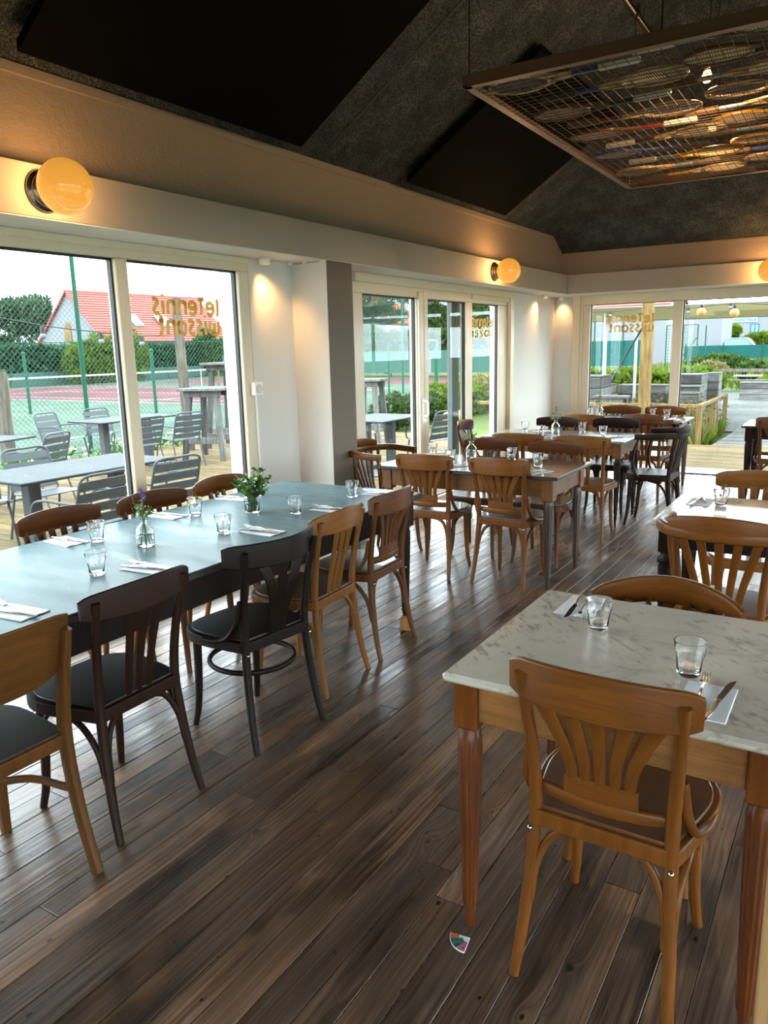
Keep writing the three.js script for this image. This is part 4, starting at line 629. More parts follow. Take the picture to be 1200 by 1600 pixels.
{ const c = scene.getObjectByName('tennis_court'), y = GY + 0.022; obj('playing_area', bx(-42.9, -19.1, GY + 0.0, y + 0.004, -31.5, -20.5), M.red, c); obj('playing_area', bx(-40, -14, GY + 0.0, y + 0.004, -42.6, -35), M.red, c);
  const ln = (a, b, e, f) => obj('line', bx(a, b, y, y + 0.01, e, f), M.line, c);
  for (const zz of [-31.5, -30.1, -21.9, -20.55]) ln(-42.9, -19.1, zz, zz + 0.06); for (const xx of [-42.9, -37.4, -24.6, -19.15]) ln(xx, xx + 0.06, -31.5, -20.5); ln(-37.4, -24.6, -26.03, -25.97); }
{ const n = thing('tennis_net', 'tennis net with a white band across the court', 'net', [-31, GY + 0.03, -25.8]);
  obj('band', bx(-0.02, 0.02, 0.9, 0.98, -6.3, 6.3, 0.004), M.line, n); obj('net_post', at(lathe([[0, 0], [0.05, 0], [0.05, 1.07], [0, 1.07]], 10), 0, 0, -6.35), M.timber, n); obj('net_post', at(lathe([[0, 0], [0.05, 0], [0.05, 1.07], [0, 1.07]], 10), 0, 0, 6.35), M.timber, n); obj('singles_stick', rod([0, 0, -5.0], [0, 1.0, -5.0], 0.03), M.line, n); obj('center_strap', bx(-0.025, 0.025, 0, 0.9, -0.04, 0.04), M.line, n);
  const g = []; for (let y = 0.06; y < 0.9; y += 0.07) g.push(bx(-0.003, 0.003, y, y + 0.005, -6.3, 6.3)); for (let z = -6.3; z < 6.3; z += 0.12) g.push(bx(-0.003, 0.003, 0.03, 0.9, z, z + 0.006)); tag(obj('netting', g, M.black, n), null, null, null, 'stuff'); }
// chain-link court fence
function meshFence(name, label, A, B, h, step, r, mat, postStep, postH, tops = true) {
  const dx = B[0] - A[0], dz = B[1] - A[1], L = Math.hypot(dx, dz), t = thing(name, label, 'fence', [A[0], GY, A[1]], Math.atan2(-dz, dx));
  const wires = []; for (let s = -h; s < L; s += step) for (const d of [1, -1]) { let a = [s, 0], b = [s + h, h]; if (a[0] < 0) a = [0, -s]; if (b[0] > L) b = [L, L - s]; if (b[0] - a[0] < 0.02) continue; if (d < 0) { a = [L - a[0], a[1]]; b = [L - b[0], b[1]]; } wires.push([a, b]); }
  const im = new THREE.InstancedMesh(rod([0, 0, 0], [1, 0, 0], 1, 4), mat, wires.length), m = new THREE.Matrix4();
  wires.forEach(([a, b], i) => { const l = Math.hypot(b[0] - a[0], b[1] - a[1]); m.compose(V(a[0], a[1] + 0.04, 0), new THREE.Quaternion().setFromAxisAngle(V(0, 0, 1), Math.atan2(b[1] - a[1], b[0] - a[0])), V(l, r, r)); im.setMatrixAt(i, m); });
  im.name = 'wire_mesh'; im.castShadow = im.receiveShadow = true; tag(im, null, null, null, 'stuff'); t.add(im);
  for (let s = 0; s <= L + 0.01; s += postStep) obj('fence_post', rod([s, 0, 0.03], [s, postH, 0.03], 0.04, 8), M.green, t);
  for (const y of [0.06, h * 0.5, h]) obj('tension_wire', rod([0, y + 0.03, 0.01], [L, y + 0.03, 0.01], 0.006, 4), M.green, t);
  return t;
}
meshFence('court_fence', 'tall green chain-link fence between the deck and the tennis court', [-12.2, 3.0], [-12.2, -21.2], 4.1, 0.1, 0.0028, M.mesh, 12.13, 4.2);
{ const t = thing('end_fence', 'tall green fence with a screen strip at the far end of the tennis court', 'fence', [-10, GY, -44]); for (const [x, h] of [[0, 3.6], [-0.9, 3.6], [-1.6, 3.4], [-3.2, 3.6], [-4.6, 3.6], [-6, 3.6], [-8, 3.6], [-11, 3.6], [-14, 3.6]]) obj('fence_post', rod([x, 0, 0], [x, h, 0], 0.045, 6), M.green, t); obj('rail', rod([-5.6, 2.4, 0], [-7.2, 2.4, 0], 0.05, 6), M.green, t); obj('windscreen', bx(-7, 0, 0.6, 2.0, -0.1, -0.08), M.screen, t); obj('windscreen', bx(-32, -7.02, 0.3, 1.7, -0.1, -0.08), S('#1d4239', 0.9), t); }
{ const t = thing('court_gate', 'green gate frame and posts beside the court fence', 'gate', [-16, GY, -28]); for (const [z, h] of [[0.8, 4.0], [1.9, 2.1], [-0.9, 4.1], [-2.1, 2.15], [-1.2, 2.15]]) obj('post', rod([0, 0, z], [0, h, z], z === -2.1 ? 0.09 : 0.045, 8), M.green, t); obj('crossbar', rod([0, 2.15, -1.2], [0, 2.15, -2.1], 0.06, 6), M.green, t); }
{ const t = thing('notice_board', 'white notice board by the court gate', 'sign', [-14, GY, -25.6], 0.9); obj('board', bx(-0.16, 0.16, 0.9, 1.5, -0.01, 0.01, 0.004), M.house, t); obj('post', rod([0, 0, -0.03], [0, 1.4, -0.03], 0.03), M.alu, t); }
[[-23.25, -15.26, 'short green post standing on the court left of the mullion'], [-19.1, -16.9, 'short green post standing on the court seen through the right pane']].forEach(([x, z, l]) => { const t = thing('court_post', l, 'post', [x, GY + 0.02, z]); obj('shaft', rod([0, 0, 0], [0, 1.95, 0], 0.05, 8), M.green, t); obj('cap', at(new THREE.SphereGeometry(0.06, 8, 6), 0, 1.95, 0), M.green, t); });
// terrace furniture of grey metal
const slat = (w, h) => bx(-w / 2, w / 2, -h / 2, h / 2, -0.004, 0.004, 0.002);
const metalParts = (() => {
  const L = [], tb = (P, n) => sweep(P, { n: n || P.length * 5, w: 0.022, k: 8, up: [0.01, 0.02, 1] });
  L.push(['back_frame', tb([[-0.235, 0.38, -0.17], [-0.235, 0.5, -0.2], [-0.235, 0.72, -0.27], [-0.225, 0.795, -0.292], [-0.18, 0.82, -0.3], [0, 0.823, -0.301], [0.18, 0.82, -0.3], [0.225, 0.795, -0.292], [0.235, 0.72, -0.27], [0.235, 0.5, -0.2], [0.235, 0.38, -0.17]], 50)]);
  for (let i = 0; i < 4; i++) { const y = 0.485 + i * 0.088; L.push(['back_slat', at(slat(0.455, 0.074), 0, y, -0.198 - (y - 0.485) * 0.31, 0, -0.3)]); }
  for (let i = 0; i < 5; i++) L.push(['seat_slat', at(slat(0.46, 0.076), 0, 0.425 + i * 0.004, -0.15 + i * 0.088, 0, Math.PI / 2)]);
  for (const s of [1, -1]) { L.push(['arm', sweep([[s * 0.24, 0.62, -0.235], [s * 0.265, 0.63, -0.1], [s * 0.27, 0.635, 0.08], [s * 0.268, 0.6, 0.2], [s * 0.262, 0.5, 0.235], [s * 0.25, 0.44, 0.22]], { n: 26, w: 0.022, k: 8, up: [s, 0.05, 0] })]); L.push(['leg', rod([s * 0.235, 0.43, 0.2], [s * 0.25, 0, 0.26], 0.011, 8)]); L.push(['leg', rod([s * 0.235, 0.43, -0.16], [s * 0.25, 0, -0.27], 0.011, 8)]); }
  return L;
})();
function metalChair(x, z, turn, label) { const t = thing('terrace_chair', label, 'chair', [x, DY + 0.001, z], turn, 'slatted metal chairs on the deck'); for (const [n, g] of metalParts) obj(n, g, M.greypaint, t); }
function metalTable(x0, x1, z0, z1, label, turn = 0) {
  const t = thing('terrace_table', label, 'table', [(x0 + x1) / 2, DY + 0.001, (z0 + z1) / 2], turn, 'pedestal tables on the deck'), w = (x1 - x0) / 2, d = (z1 - z0) / 2;
  obj('tabletop', bx(-w, w, 0.72, 0.742, -d, d, 0.006), M.stone, t);
  for (const j of d > 0.55 ? [-0.55, 0.55] : [0]) { obj('pedestal', bx(-0.055, 0.055, 0.02, 0.715, j * d - 0.055, j * d + 0.055, 0.008), M.greypaint, t); obj('top_bracket', bx(-w * 0.6, w * 0.6, 0.7, 0.72, j * d - 0.03, j * d + 0.03), M.greypaint, t); obj('base_plate', bx(-w * 0.7, w * 0.7, 0, 0.02, j * d - 0.2, j * d + 0.2, 0.004), M.greypaint, t); }
}
metalTable(-6.05, -5.22, -4.8, -3.28, 'long stone-topped terrace table just outside the near window');
metalTable(-9.75, -8.98, -8.4, -6.95, 'stone-topped terrace table by the court fence');
metalTable(-8.95, -8.15, -5.45, -3.9, 'stone-topped terrace table at the left edge of the near window', 0.25);
metalTable(-6.05, -5.2, -9.45, -8.3, 'stone-topped terrace table outside the sliding doors');
metalChair(-4.9, -3.55, W_ + 0.04, 'slatted metal chair with its back to the near window, left of the mullion'); metalChair(-5.05, -4.42, W_ - 0.08, 'slatted metal chair with its back to the near window, right of the mullion');
metalChair(-6.35, -4.25, E_, 'slatted metal chair facing the window across the long terrace table'); metalChair(-5.75, -2.85, N_ - 0.1, 'slatted metal chair at the cut left end of the long terrace table');
metalChair(-6.45, -3.55, E_ + 0.1, 'second slatted metal chair across the long terrace table, by the left frame edge');
metalChair(-7.9, -5.2, W_ + 0.35, 'slatted metal chair with its back to us at the left-hand terrace table'); metalChair(-10.3, -7.25, E_ + 0.25, 'slatted metal chair facing us at the left of the fence-side table'); metalChair(-10.3, -8.1, E_, 'slatted metal chair behind the fence-side table beside the mullion');
metalChair(-8.55, -7.2, W_, 'left of two metal chairs with backs to us at the fence-side table'); metalChair(-8.6, -8.0, W_ - 0.12, 'right of two metal chairs with backs to us at the fence-side table');
metalChair(-7.6, -9.6, N_ + 0.6, 'metal chair half hidden by the white outer reveal'); metalChair(-5.0, -9.25, W_ - 0.25, 'metal chair with its back to us outside the middle sliding door'); metalChair(-6.3, -8.75, E_, 'metal chair at the left of the table outside the sliding doors'); metalChair(-6.35, -9.35, E_ - 0.1, 'metal chair behind the table outside the sliding doors');
// weathered posts, bar tables and crates
function post(x, z, h, w, mat, label, lean = 0) { const t = thing('timber_post', label, 'post', [x, GY, z]); t.rotation.z = lean; obj('shaft', bx(-w / 2, w / 2, 0, h, -w / 2, w / 2, 0.012), mat, t); obj('cap', bx(-w / 2 - 0.004, w / 2 + 0.004, h, h + 0.012, -w / 2 - 0.004, w / 2 + 0.004, 0.004), mat, t); }
post(-10.0, -9.55, 2.75, 0.13, M.timberG, 'grey timber post at the deck edge seen under the gold lettering', 0.03); post(-11.0, -6.78, 1.65, 0.16, M.timberG, 'short brown post at the left edge of the near window'); post(-3.1, -13.25, 3.1, 0.17, M.timber, 'fresh yellow timber post outside the far window');
function barTable(x, z, h, w, d, label, turn) { const t = thing('bar_table', label, 'table', [x, DY, z], turn, null), g = M.grey; for (let i = 0; i < 4; i++) obj('top_board', bx(-w / 2, w / 2, h - 0.04, h, -d / 2 + i * d / 4 + 0.004, -d / 2 + (i + 1) * d / 4 - 0.004, 0.004), g[i], t); for (const a of [-1, 1]) for (const b of [-1, 1]) obj('leg', sweep([[a * w * 0.3, h - 0.04, b * d * 0.3], [a * w * 0.44, 0, b * d * 0.44]], { prof: 'b', w: 0.09, h: 0.06, up: [0, 0, 1], n: 2 }), g[a + b > 0 ? 1 : 2], t); for (const b of [-1, 1]) { obj('brace', bx(-w * 0.4, w * 0.4, 0.26, 0.36, b * d * 0.4 - 0.02, b * d * 0.4 + 0.02, 0.004), g[3], t); obj('apron', bx(-w * 0.42, w * 0.42, h - 0.14, h - 0.04, b * d * 0.34 - 0.02, b * d * 0.34 + 0.02, 0.004), g[0], t); } }
barTable(-8.85, -8.95, 1.13, 0.75, 0.75, 'weathered grey bar table beside the white reveal', 0.3); barTable(-9.6, -10.3, 1.5, 0.8, 0.9, 'taller weathered bar table behind the grey bar table', 0.3); barTable(-7.5, -11.55, 1.15, 0.55, 0.55, 'weathered bar table outside the left sliding door', 0.2);
function crate(x, z, w, h, d, label, turn = 0, y = GY) { const t = thing('timber_crate', label, 'crate', [x, y + 0.001, z], turn), n = Math.max(2, Math.round(h / 0.2)), g = M.grey; for (const s of [-1, 1]) for (let i = 0; i < n; i++) { const a = 0.02 + i * (h - 0.04) / n, b = a + (h - 0.04) / n - 0.012; obj('board', bx(-w / 2, w / 2, a, b, s * d / 2 - 0.012, s * d / 2 + 0.012, 0.003, true), g[Math.floor(rnd() * 4)], t); obj('board', bx(s * w / 2 - 0.012, s * w / 2 + 0.012, a, b, -d / 2 + 0.014, d / 2 - 0.014, 0.003), g[Math.floor(rnd() * 4)], t); }
  const k = Math.max(2, Math.round(d / 0.2)); for (let i = 0; i < k; i++) obj('lid_board', bx(-w / 2 - 0.02, w / 2 + 0.02, h - 0.022, h, -d / 2 + i * d / k + 0.004, -d / 2 + (i + 1) * d / k - 0.004, 0.003), g[Math.floor(rnd() * 4)], t); }
crate(-4.45, -14.6, 0.62, 1.25, 0.7, 'tall grey crate at the left edge of the far window'); crate(-5.0, -17.2, 0.5, 0.95, 0.8, 'grey plank box behind the tall crate outside the far window'); crate(-4.25, -18.1, 1.05, 0.9, 0.6, 'long grey plank bench back left of the timber post'); crate(-3.35, -18.6, 0.5, 0.85, 0.6, 'grey box right of the timber post before the mullion'); crate(-3.2, -17.6, 0.5, 0.76, 0.6, 'low grey box with two dark holes right of the mullion'); crate(-3.7, -20.4, 0.7, 1.05, 0.9, 'large grey crate behind the low box outside the far window'); crate(-3.25, -21.2, 0.3, 1.05, 0.5, 'narrow grey crate at the right of the large grey crate'); crate(-3.8, -24.2, 0.55, 0.6, 0.55, 'square grey crate standing alone on the terrace', 0.15); crate(-2.3, -26.5, 1.9, 0.56, 0.6, 'long low grey planter box on the far terrace', 0.05);
{ const t = thing('garden_stool', 'weathered low table before the tall grey crate', 'stool', [-3.85, GY, -13.95]), g = M.grey; for (let i = 0; i < 3; i++) obj('top_board', bx(-0.3, 0.3, 0.87, 0.91, -0.21 + i * 0.14 + 0.004, -0.21 + (i + 1) * 0.14 - 0.004, 0.004), g[i], t); for (const a of [-1, 1]) for (const b of [-1, 1]) obj('leg', bx(a * 0.22 - 0.04, a * 0.22 + 0.04, 0, 0.87, b * 0.14 - 0.03, b * 0.14 + 0.03, 0.006), g[1], t); obj('apron', bx(-0.26, 0.26, 0.76, 0.86, 0.13, 0.16), g[3], t); }
{ const t = thing('garden_fence', 'new timber rail fence round the planted bed outside the far window', 'fence', [0, GY, 0]); obj('rail', bx(-6.2, -2.2, 0.76, 0.82, -13.42, -13.34, 0.006), M.timber, t); obj('rail', sweep([[-2.24, 0.79, -13.38], [-2.36, 0.74, -17.0]], { prof: 'b', w: 0.07, h: 0.06, n: 2 }), M.timber, t); for (const [x, z] of [[-2.24, -13.38], [-2.3, -15.2], [-2.36, -17], [-4.2, -13.38], [-5.8, -13.38]]) obj('fence_post', bx(x - 0.04, x + 0.04, 0, 0.78, z - 0.04, z + 0.04, 0.006), M.timber, t); obj('brace', sweep([[-2.3, 0.1, -13.34], [-2.6, 0.76, -13.34]], { prof: 'b', w: 0.06, h: 0.04, n: 2 }), M.timber, t); }
{ const g = obj('terrace_path', bx(-2.0, 1.5, GY, DY - 0.02, -16.8, -13.3), M.bark); tag(g, 'grey boarded path leading off the deck', null, null, 'structure'); let z = -13.31; while (z > -16.8) { obj('plank', bx(-2.02 - 0.02 * (z + 13.3), 1.5, DY - 0.02, DY - 0.005, z - 0.135, z - 0.006, 0.003, true), M.grey[Math.floor(rnd() * 4)], g); z -= 0.14; }
  const c = obj('terrace', bx(-6.5, 10, GY - 0.1, GY + 0.03, -30, -16.82), M.concrete); tag(c, 'pale concrete terrace beyond the deck', null, null, 'structure'); obj('joint', bx(-1.65, -1.6, GY + 0.03, GY + 0.032, -30, -16.9), M.bark, c); obj('joint', bx(-6.5, 10, GY + 0.03, GY + 0.032, -22.03, -22), M.bark, c); }
// ---------------------------------------------------------------- plants outside
const clumpG = (() => { const L = []; for (let i = 0; i < 5; i++) L.push(place(leafGeo(1, 0.5, 0.2), [0, 0, 0], i * 1.257, 0.5 + 0.25 * (i % 2))); return mergeGeometries(L); })();
const needleG = (() => { const L = []; for (let i = 0; i < 7; i++) L.push(place(leafGeo(1, 0.16, 0.1), [0, 0, 0], i * 0.9, 0.3 + 0.3 * (i % 3))); return mergeGeometries(L); })();
const bladeLeaf = (() => { const L = []; for (let i = 0; i < 5; i++) L.push(place(leafGeo(1, 0.09, 0.15), [0, 0, 0], i * 1.257, 1.1 + 0.1 * (i % 3))); return mergeGeometries(L); })();
function leaves(parent, name, spots, mat, g = clumpG) { const im = new THREE.InstancedMesh(g, mat, spots.length), m = new THREE.Matrix4(), c = new THREE.Color(); spots.forEach(([x, y, z, s], i) => { m.compose(V(x, y, z), new THREE.Quaternion().setFromEuler(new THREE.Euler(rr(-0.6, 0.6), rr(0, 6.28), rr(-0.6, 0.6))), V(s, s, s)); im.setMatrixAt(i, m); const b = rr(0.75, 1.15); im.setColorAt(i, c.setRGB(b, b * rr(0.94, 1.04), b * rr(0.8, 1))); }); im.name = name; im.castShadow = im.receiveShadow = true; tag(im, null, null, null, 'stuff'); parent.add(im); return im; }
const inEll = (c, r, n, s0, s1, shell = 0.55) => [...Array(n)].map(() => { const a = rr(0, 6.283), e = Math.asin(rr(-1, 1)), q = Math.pow(rr(shell, 1), 0.7); return [c[0] + Math.sin(a) * Math.cos(e) * r[0] * q, c[1] + Math.sin(e) * r[1] * q, c[2] + Math.cos(a) * Math.cos(e) * r[2] * q, rr(s0, s1)]; });
const inBox = (x0, x1, y0, y1, z0, z1, n, s0, s1) => [...Array(n)].map(() => [rr(x0, x1), rr(y0, y1), rr(z0, z1), rr(s0, s1)]);
function bush(name, label, cat, pos, blobs, mat, s0, s1, trunk, g) { const t = thing(name, label, cat, pos); if (trunk) obj('trunk', sweep([[0, 0, 0], [0.1, trunk * 0.5, 0.1], [0.0, trunk, -0.1]], { n: 8, w: lin(0.05 * trunk + 0.02, 0.03 * trunk), k: 8, up: [0, 0, 1] }), M.bark, t); let sp = []; for (const [c, r, n] of blobs) sp = sp.concat(inEll(c, r, n, s0, s1)); leaves(t, 'foliage', sp, mat, g); return t; }
bush('cypress_tree', 'broad dark cypress tree left of the gabled white house', 'tree', [-66, GY, -43.5], [[[0, 3.2, 0], [3, 3.2, 4.2], 900], [[1, 5.4, 0.5], [2.2, 1.8, 2.6], 450], [[0, 6.3, -1.8], [1.2, 1.2, 1.4], 160], [[0, 2, 3], [2, 2, 2.5], 300]], M.pine, 0.5, 0.9, 3, needleG);
bush('conifer_hedge', 'yellow-green conifers in front of the gabled white house', 'hedge', [-45.4, GY, -36.3], [[[0, 1.3, 1], [1, 2.0, 1.6], 500], [[0, 1.7, -1.5], [1, 2.2, 2.0], 600], [[0.2, 1.2, 2.8], [0.8, 1.5, 1], 250]], M.lime, 0.3, 0.5, 1, needleG);
bush('shrub', 'tall green shrub at the right end of the red-roofed house', 'shrub', [-47, GY, -47.5], [[[0, 1.6, 0], [1, 2.3, 1.4], 450], [[0, 1, -2.5], [1, 1.7, 2], 300]], M.hedge, 0.3, 0.5, 1);
{ const t = thing('hedge', 'dark green hedge and screen along the back of the tennis court', 'hedge', [-47, GY, -37]); leaves(t, 'foliage', inBox(-0.6, 0.3, 0.2, 2.5, -22, 12, 4600, 0.3, 0.5), M.hedgeD); obj('windscreen', bx(0.5, 0.54, 0.05, 0.9, -24, 12), S('#1c3d33', 0.9), t); for (let i = 0; i < 9; i++) obj('screen_post', rod([0.6, 0, 12 - i * 4.4], [0.6, 1.5, 12 - i * 4.4], 0.03), M.green, t); }
{ const t = thing('hedge', 'leafy hedge behind the far screen, seen through the left sliding door', 'hedge', [-28, GY, -46]); leaves(t, 'foliage', inBox(-16, 10, 0.2, 2.9, -0.7, 0.7, 2600, 0.3, 0.5), M.hedge); for (let i = 0; i < 4; i++) obj('stem', rod([-12 + i * 6, 0, 0], [-12 + i * 6, 2, 0], 0.05), M.bark, t); }
bush('pine_tree', 'spreading dark pine tree beyond the left sliding door', 'tree', [-34, GY, -58], [[[0, 6.4, 5], [2.5, 0.9, 4.5], 500], [[0, 5.2, 6.2], [2, 0.7, 3.2], 320], [[0, 4.4, 3.4], [2, 0.6, 2.6], 200], [[0, 6.6, -3], [2.5, 1.1, 3.6], 380], [[0, 3.2, 7], [1.5, 0.5, 2.4], 160], [[0, 7.5, 1], [3, 0.9, 4], 400]], M.pine, 0.35, 0.7, 6.5, needleG);
bush('leafy_tree', 'bright green tree seen through the middle sliding door', 'tree', [-34, GY, -72], [[[0, 4.0, 0], [2, 2.8, 2.2], 600], [[0, 2.2, 0.5], [2, 2, 3], 400]], M.hedge, 0.4, 0.7, 3);
bush('young_tree', 'light green tree behind the green post of the sliding doors', 'tree', [-34, GY, -64.2], [[[0, 3.4, 0], [1.4, 2.4, 1.6], 420]], M.hedge, 0.35, 0.6, 3);
bush('low_hedge', 'clipped bright green hedge behind the table outside the sliding doors', 'hedge', [-9, GY, -15.2], [[[0, 0.42, 0.3], [0.5, 0.42, 0.9], 600], [[-0.3, 0.36, -1.2], [0.5, 0.36, 0.9], 500]], M.hedge, 0.06, 0.12);
bush('low_hedge', 'lime green hedge seen under the door handle', 'hedge', [-9.4, GY, -17.9], [[[0, 0.42, 0.3], [0.7, 0.5, 0.9], 600], [[0, 0.36, -1.4], [0.8, 0.5, 1.2], 500]], M.lime, 0.07, 0.14);
bush('wild_shrub', 'dry brownish shrub outside the right leaf of the sliding doors', 'shrub', [-9.4, GY, -21], [[[0, 0.45, 0], [0.9, 0.55, 1.6], 600]], M.dry, 0.1, 0.2);
{ const t = thing('flower_bed', 'overgrown bed of grass and seed heads behind the timber rail', 'plants', [-3.2, GY, -15.2]); leaves(t, 'grass', inBox(-1.2, 0.95, 0, 0.03, -1.7, 1.75, 420, 0.2, 0.42), M.lime, bladeLeaf); leaves(t, 'seed_heads', inBox(-1, 0.95, 0.2, 0.75, -1.7, 1.75, 420, 0.03, 0.07), M.dry); leaves(t, 'stalks', inBox(-1, 0.9, 0, 0.02, -1.7, 1.75, 170, 0.3, 0.6), M.dry, bladeLeaf); }
bush('lime_bush', 'row of bright lime bushes behind the plank furniture', 'bushes', [-7.4, GY, -30], [[[0, 0.35, 0], [1.3, 0.5, 0.8], 500], [[2, 0.35, -0.6], [1.2, 0.5, 0.8], 450], [[-2.2, 0.35, 0.3], [1.2, 0.6, 0.8], 400]], M.lime, 0.15, 0.28);
bush('meadow_shrub', 'green shrub clump on the lawn right of the far mullion', 'shrub', [-6.3, GY, -42], [[[0, 0.4, 0], [1.6, 0.7, 1.2], 450], [[2.2, 0.3, 1], [1.2, 0.5, 1], 250]], M.hedge, 0.2, 0.4);
bush('meadow_shrub', 'round brown-green tuft on the lawn behind the terrace', 'shrub', [-5.6, GY, -36], [[[0, 0.4, 0], [0.7, 0.5, 0.6], 260]], M.dry, 0.15, 0.3);
{ const t = thing('meadow_grass', 'tall meadow grass covering the lawn beyond the terrace', 'grass', [-4, GY, -50]); t.userData.kind = 'stuff'; leaves(t, 'grass', inBox(-9, 9, 0, 0.02, -22, 19, 2600, 0.25, 0.6), M.lime, bladeLeaf); leaves(t, 'grass', inBox(-9, 9, 0, 0.02, -24, 14, 900, 0.25, 0.6), M.dry, bladeLeaf); }
{ const t = thing('deck_planting', 'line of small green plants between the deck and the court fence', 'plants', [-11, GY, -8]); leaves(t, 'leaves', inBox(-0.5, 0.4, 0, 0.25, -4, 4, 260, 0.08, 0.2), M.leaf); leaves(t, 'blossom', inBox(-0.5, 0.4, 0.15, 0.4, -4, 4, 70, 0.04, 0.07), M.petal); }
// ---------------------------------------------------------------- houses
function courses(P, Q, R, S2, n, th) { // roof slope as n overlapping tile courses: eave P-Q, ridge S2-R
  const L = [], A = V(...P), B = V(...Q), C = V(...R), D = V(...S2), nn = new THREE.Vector3().subVectors(B, A).cross(new THREE.Vector3().subVectors(D, A)).normalize(); if (nn.y < 0) nn.negate();
  for (let i = 0; i < n; i++) { const a = i / n, b = (i + 1.12) / n, p = [A.clone().lerp(D, a), B.clone().lerp(C, a), B.clone().lerp(C, Math.min(1, b)), A.clone().lerp(D, Math.min(1, b))]; p[0].addScaledVector(nn, th); p[1].addScaledVector(nn, th); L.push(prism(p.map((v) => v.toArray()), nn.clone().multiplyScalar(-th * 1.1).toArray())); }
  return mergeGeometries(L);
}
function house(label, x0, x1, z0, z1, eave, ridge, alongZ, roofM, wins, n = 16) {
  const t = thing('house', label, 'house', [0, GY, 0]), e = eave - GY, r = ridge - GY, o = 0.25;
  if (alongZ) { const xm = (x0 + x1) / 2; obj('wall', [prism([[x0, 0, z1], [x1, 0, z1], [x1, e, z1], [xm, r - 0.1, z1], [x0, e, z1]], [0, 0, z0 - z1])], M.house, t); const rf = obj('roof', [courses([x1 + o, e - o * (r - e) / (x1 - xm), z1 + o], [x1 + o, e - o * (r - e) / (x1 - xm), z0 - o], [xm, r, z0 - o], [xm, r, z1 + o], n, 0.09)], roofM, t); obj('rear_slope', courses([x0 - o, e - o * (r - e) / (xm - x0), z1 + o], [x0 - o, e - o * (r - e) / (xm - x0), z0 - o], [xm, r, z0 - o], [xm, r, z1 + o], n, 0.09), roofM, rf); obj('ridge_tiles', rod([xm, r + 0.03, z1 + o], [xm, r + 0.03, z0 - o], 0.12, 6), roofM, rf); }
  else { const zm = (z0 + z1) / 2; obj('wall', [prism([[x1, 0, z0], [x1, 0, z1], [x1, e, z1], [x1, r - 0.1, zm], [x1, e, z0]], [x0 - x1, 0, 0])], M.house, t); const rf = obj('roof', courses([x0 - o, e - o * (r - e) / (z1 - zm), z1 + o], [x1 + o, e - o * (r - e) / (z1 - zm), z1 + o], [x1 + o, r, zm], [x0 - o, r, zm], n, 0.09), roofM, t); obj('rear_slope', courses([x0 - o, e - o * (r - e) / (zm - z0), z0 - o], [x1 + o, e - o * (r - e) / (zm - z0), z0 - o], [x1 + o, r, zm], [x0 - o, r, zm], n, 0.09), roofM, rf); }
  for (const [nm, g, m] of wins) { const f = obj(nm, g[0], m[0], t); if (g[1]) obj('pane', g[1], m[1], f); }
  return t;
}
const win = (x0, x1, y0, y1, z0, z1, m = [M.extgrey, M.pane]) => { const thinX = Math.abs(x1 - x0) < Math.abs(z1 - z0); const fx = thinX ? 0 : 0.08, fz = thinX ? 0.08 : 0; return ['window', [[bx(x0, x1, y0, y0 + 0.1, z0, z1), bx(x0, x1, y1 - 0.1, y1, z0, z1), bx(x0, fx ? x0 + 0.1 : x1, y0, y1, z0, fz ? z0 + 0.1 : z1), bx(fx ? x1 - 0.1 : x0, x1, y0, y1, fz ? z1 - 0.1 : z0, z1)], bx(x0 + (thinX ? 0.03 : 0.1), x1 - (thinX ? 0.03 : 0.1), y0 + 0.1, y1 - 0.1, z0 + (thinX ? 0.1 : 0.03), z1 - (thinX ? 0.1 : 0.03))], m]; };
{ // skylights lie in the front slope
  const sl = (6.65 - 2.9) / 4, P = (x, z) => [x, 2.9 - GY + sl * (-50 - x) + 0.12, z], sky = (xa, xb, za, zb) => ['skylight', [prism([P(xa, za), P(xa, zb), P(xb, zb), P(xb, za)], [0.02, 0.1, 0]), prism([[...P(xa - 0.1, za - 0.1)], P(xa - 0.1, zb + 0.1), P(xb + 0.1, zb + 0.1), P(xb + 0.1, za - 0.1)].map((p) => [p[0] + 0.02, p[1] + 0.11, p[2]]), [0, 0.02, 0])], [M.extgrey, M.pane]];
  const arch = new THREE.Shape(); arch.moveTo(-0.55, 0); arch.lineTo(0.35, 0); arch.lineTo(0.35, 1.1); arch.bezierCurveTo(0.3, 1.6, -0.2, 1.6, -0.4, 1.0); arch.closePath();
  house('white gabled house with a steep red tiled roof behind the court', -58, -50, -53.6, -39.8, 2.9, 6.65, true, M.tile, [['window', [at(extr(arch, 0.06), -54.3, 3.1, -39.78)], [M.timber]], sky(-50.9, -51.9, -43.6, -44.6), sky(-50.9, -51.9, -47.6, -46.5), win(-50.02, -49.96, 0.8, 2, -44, -42.6)], 20);
}
house('low white house with red tiles at the left edge of the near window', -54.5, -47.8, -28.4, -20, 1.25, 3.6, true, M.tile, [win(-47.82, -47.76, 0.4, 1.2, -24, -23)], 12);
house('white annex right of the red roof beside the reveal', -52, -48, -60, -54.3, 2.6, 4.2, true, M.tileB, [win(-48.02, -47.96, 1.0, 2, -54.5, -53.6)], 10);
house('house with an orange roof behind the pine tree', -66, -56, -102.5, -91, 5.2, 8.2, true, M.tileB, [win(-56.02, -55.9, 2, 3.4, -99, -97.5), win(-56.02, -55.9, 2, 3.4, -95, -93.5)], 12);
house('pale green-grey low house behind the court screen', -54, -48.2, -76, -61, 2.1, 3.6, true, Ph('#5f7068', 0.8, { specularIntensity: 0.2 }), [win(-48.22, -48.1, 0.8, 2, -63, -62)], 10);
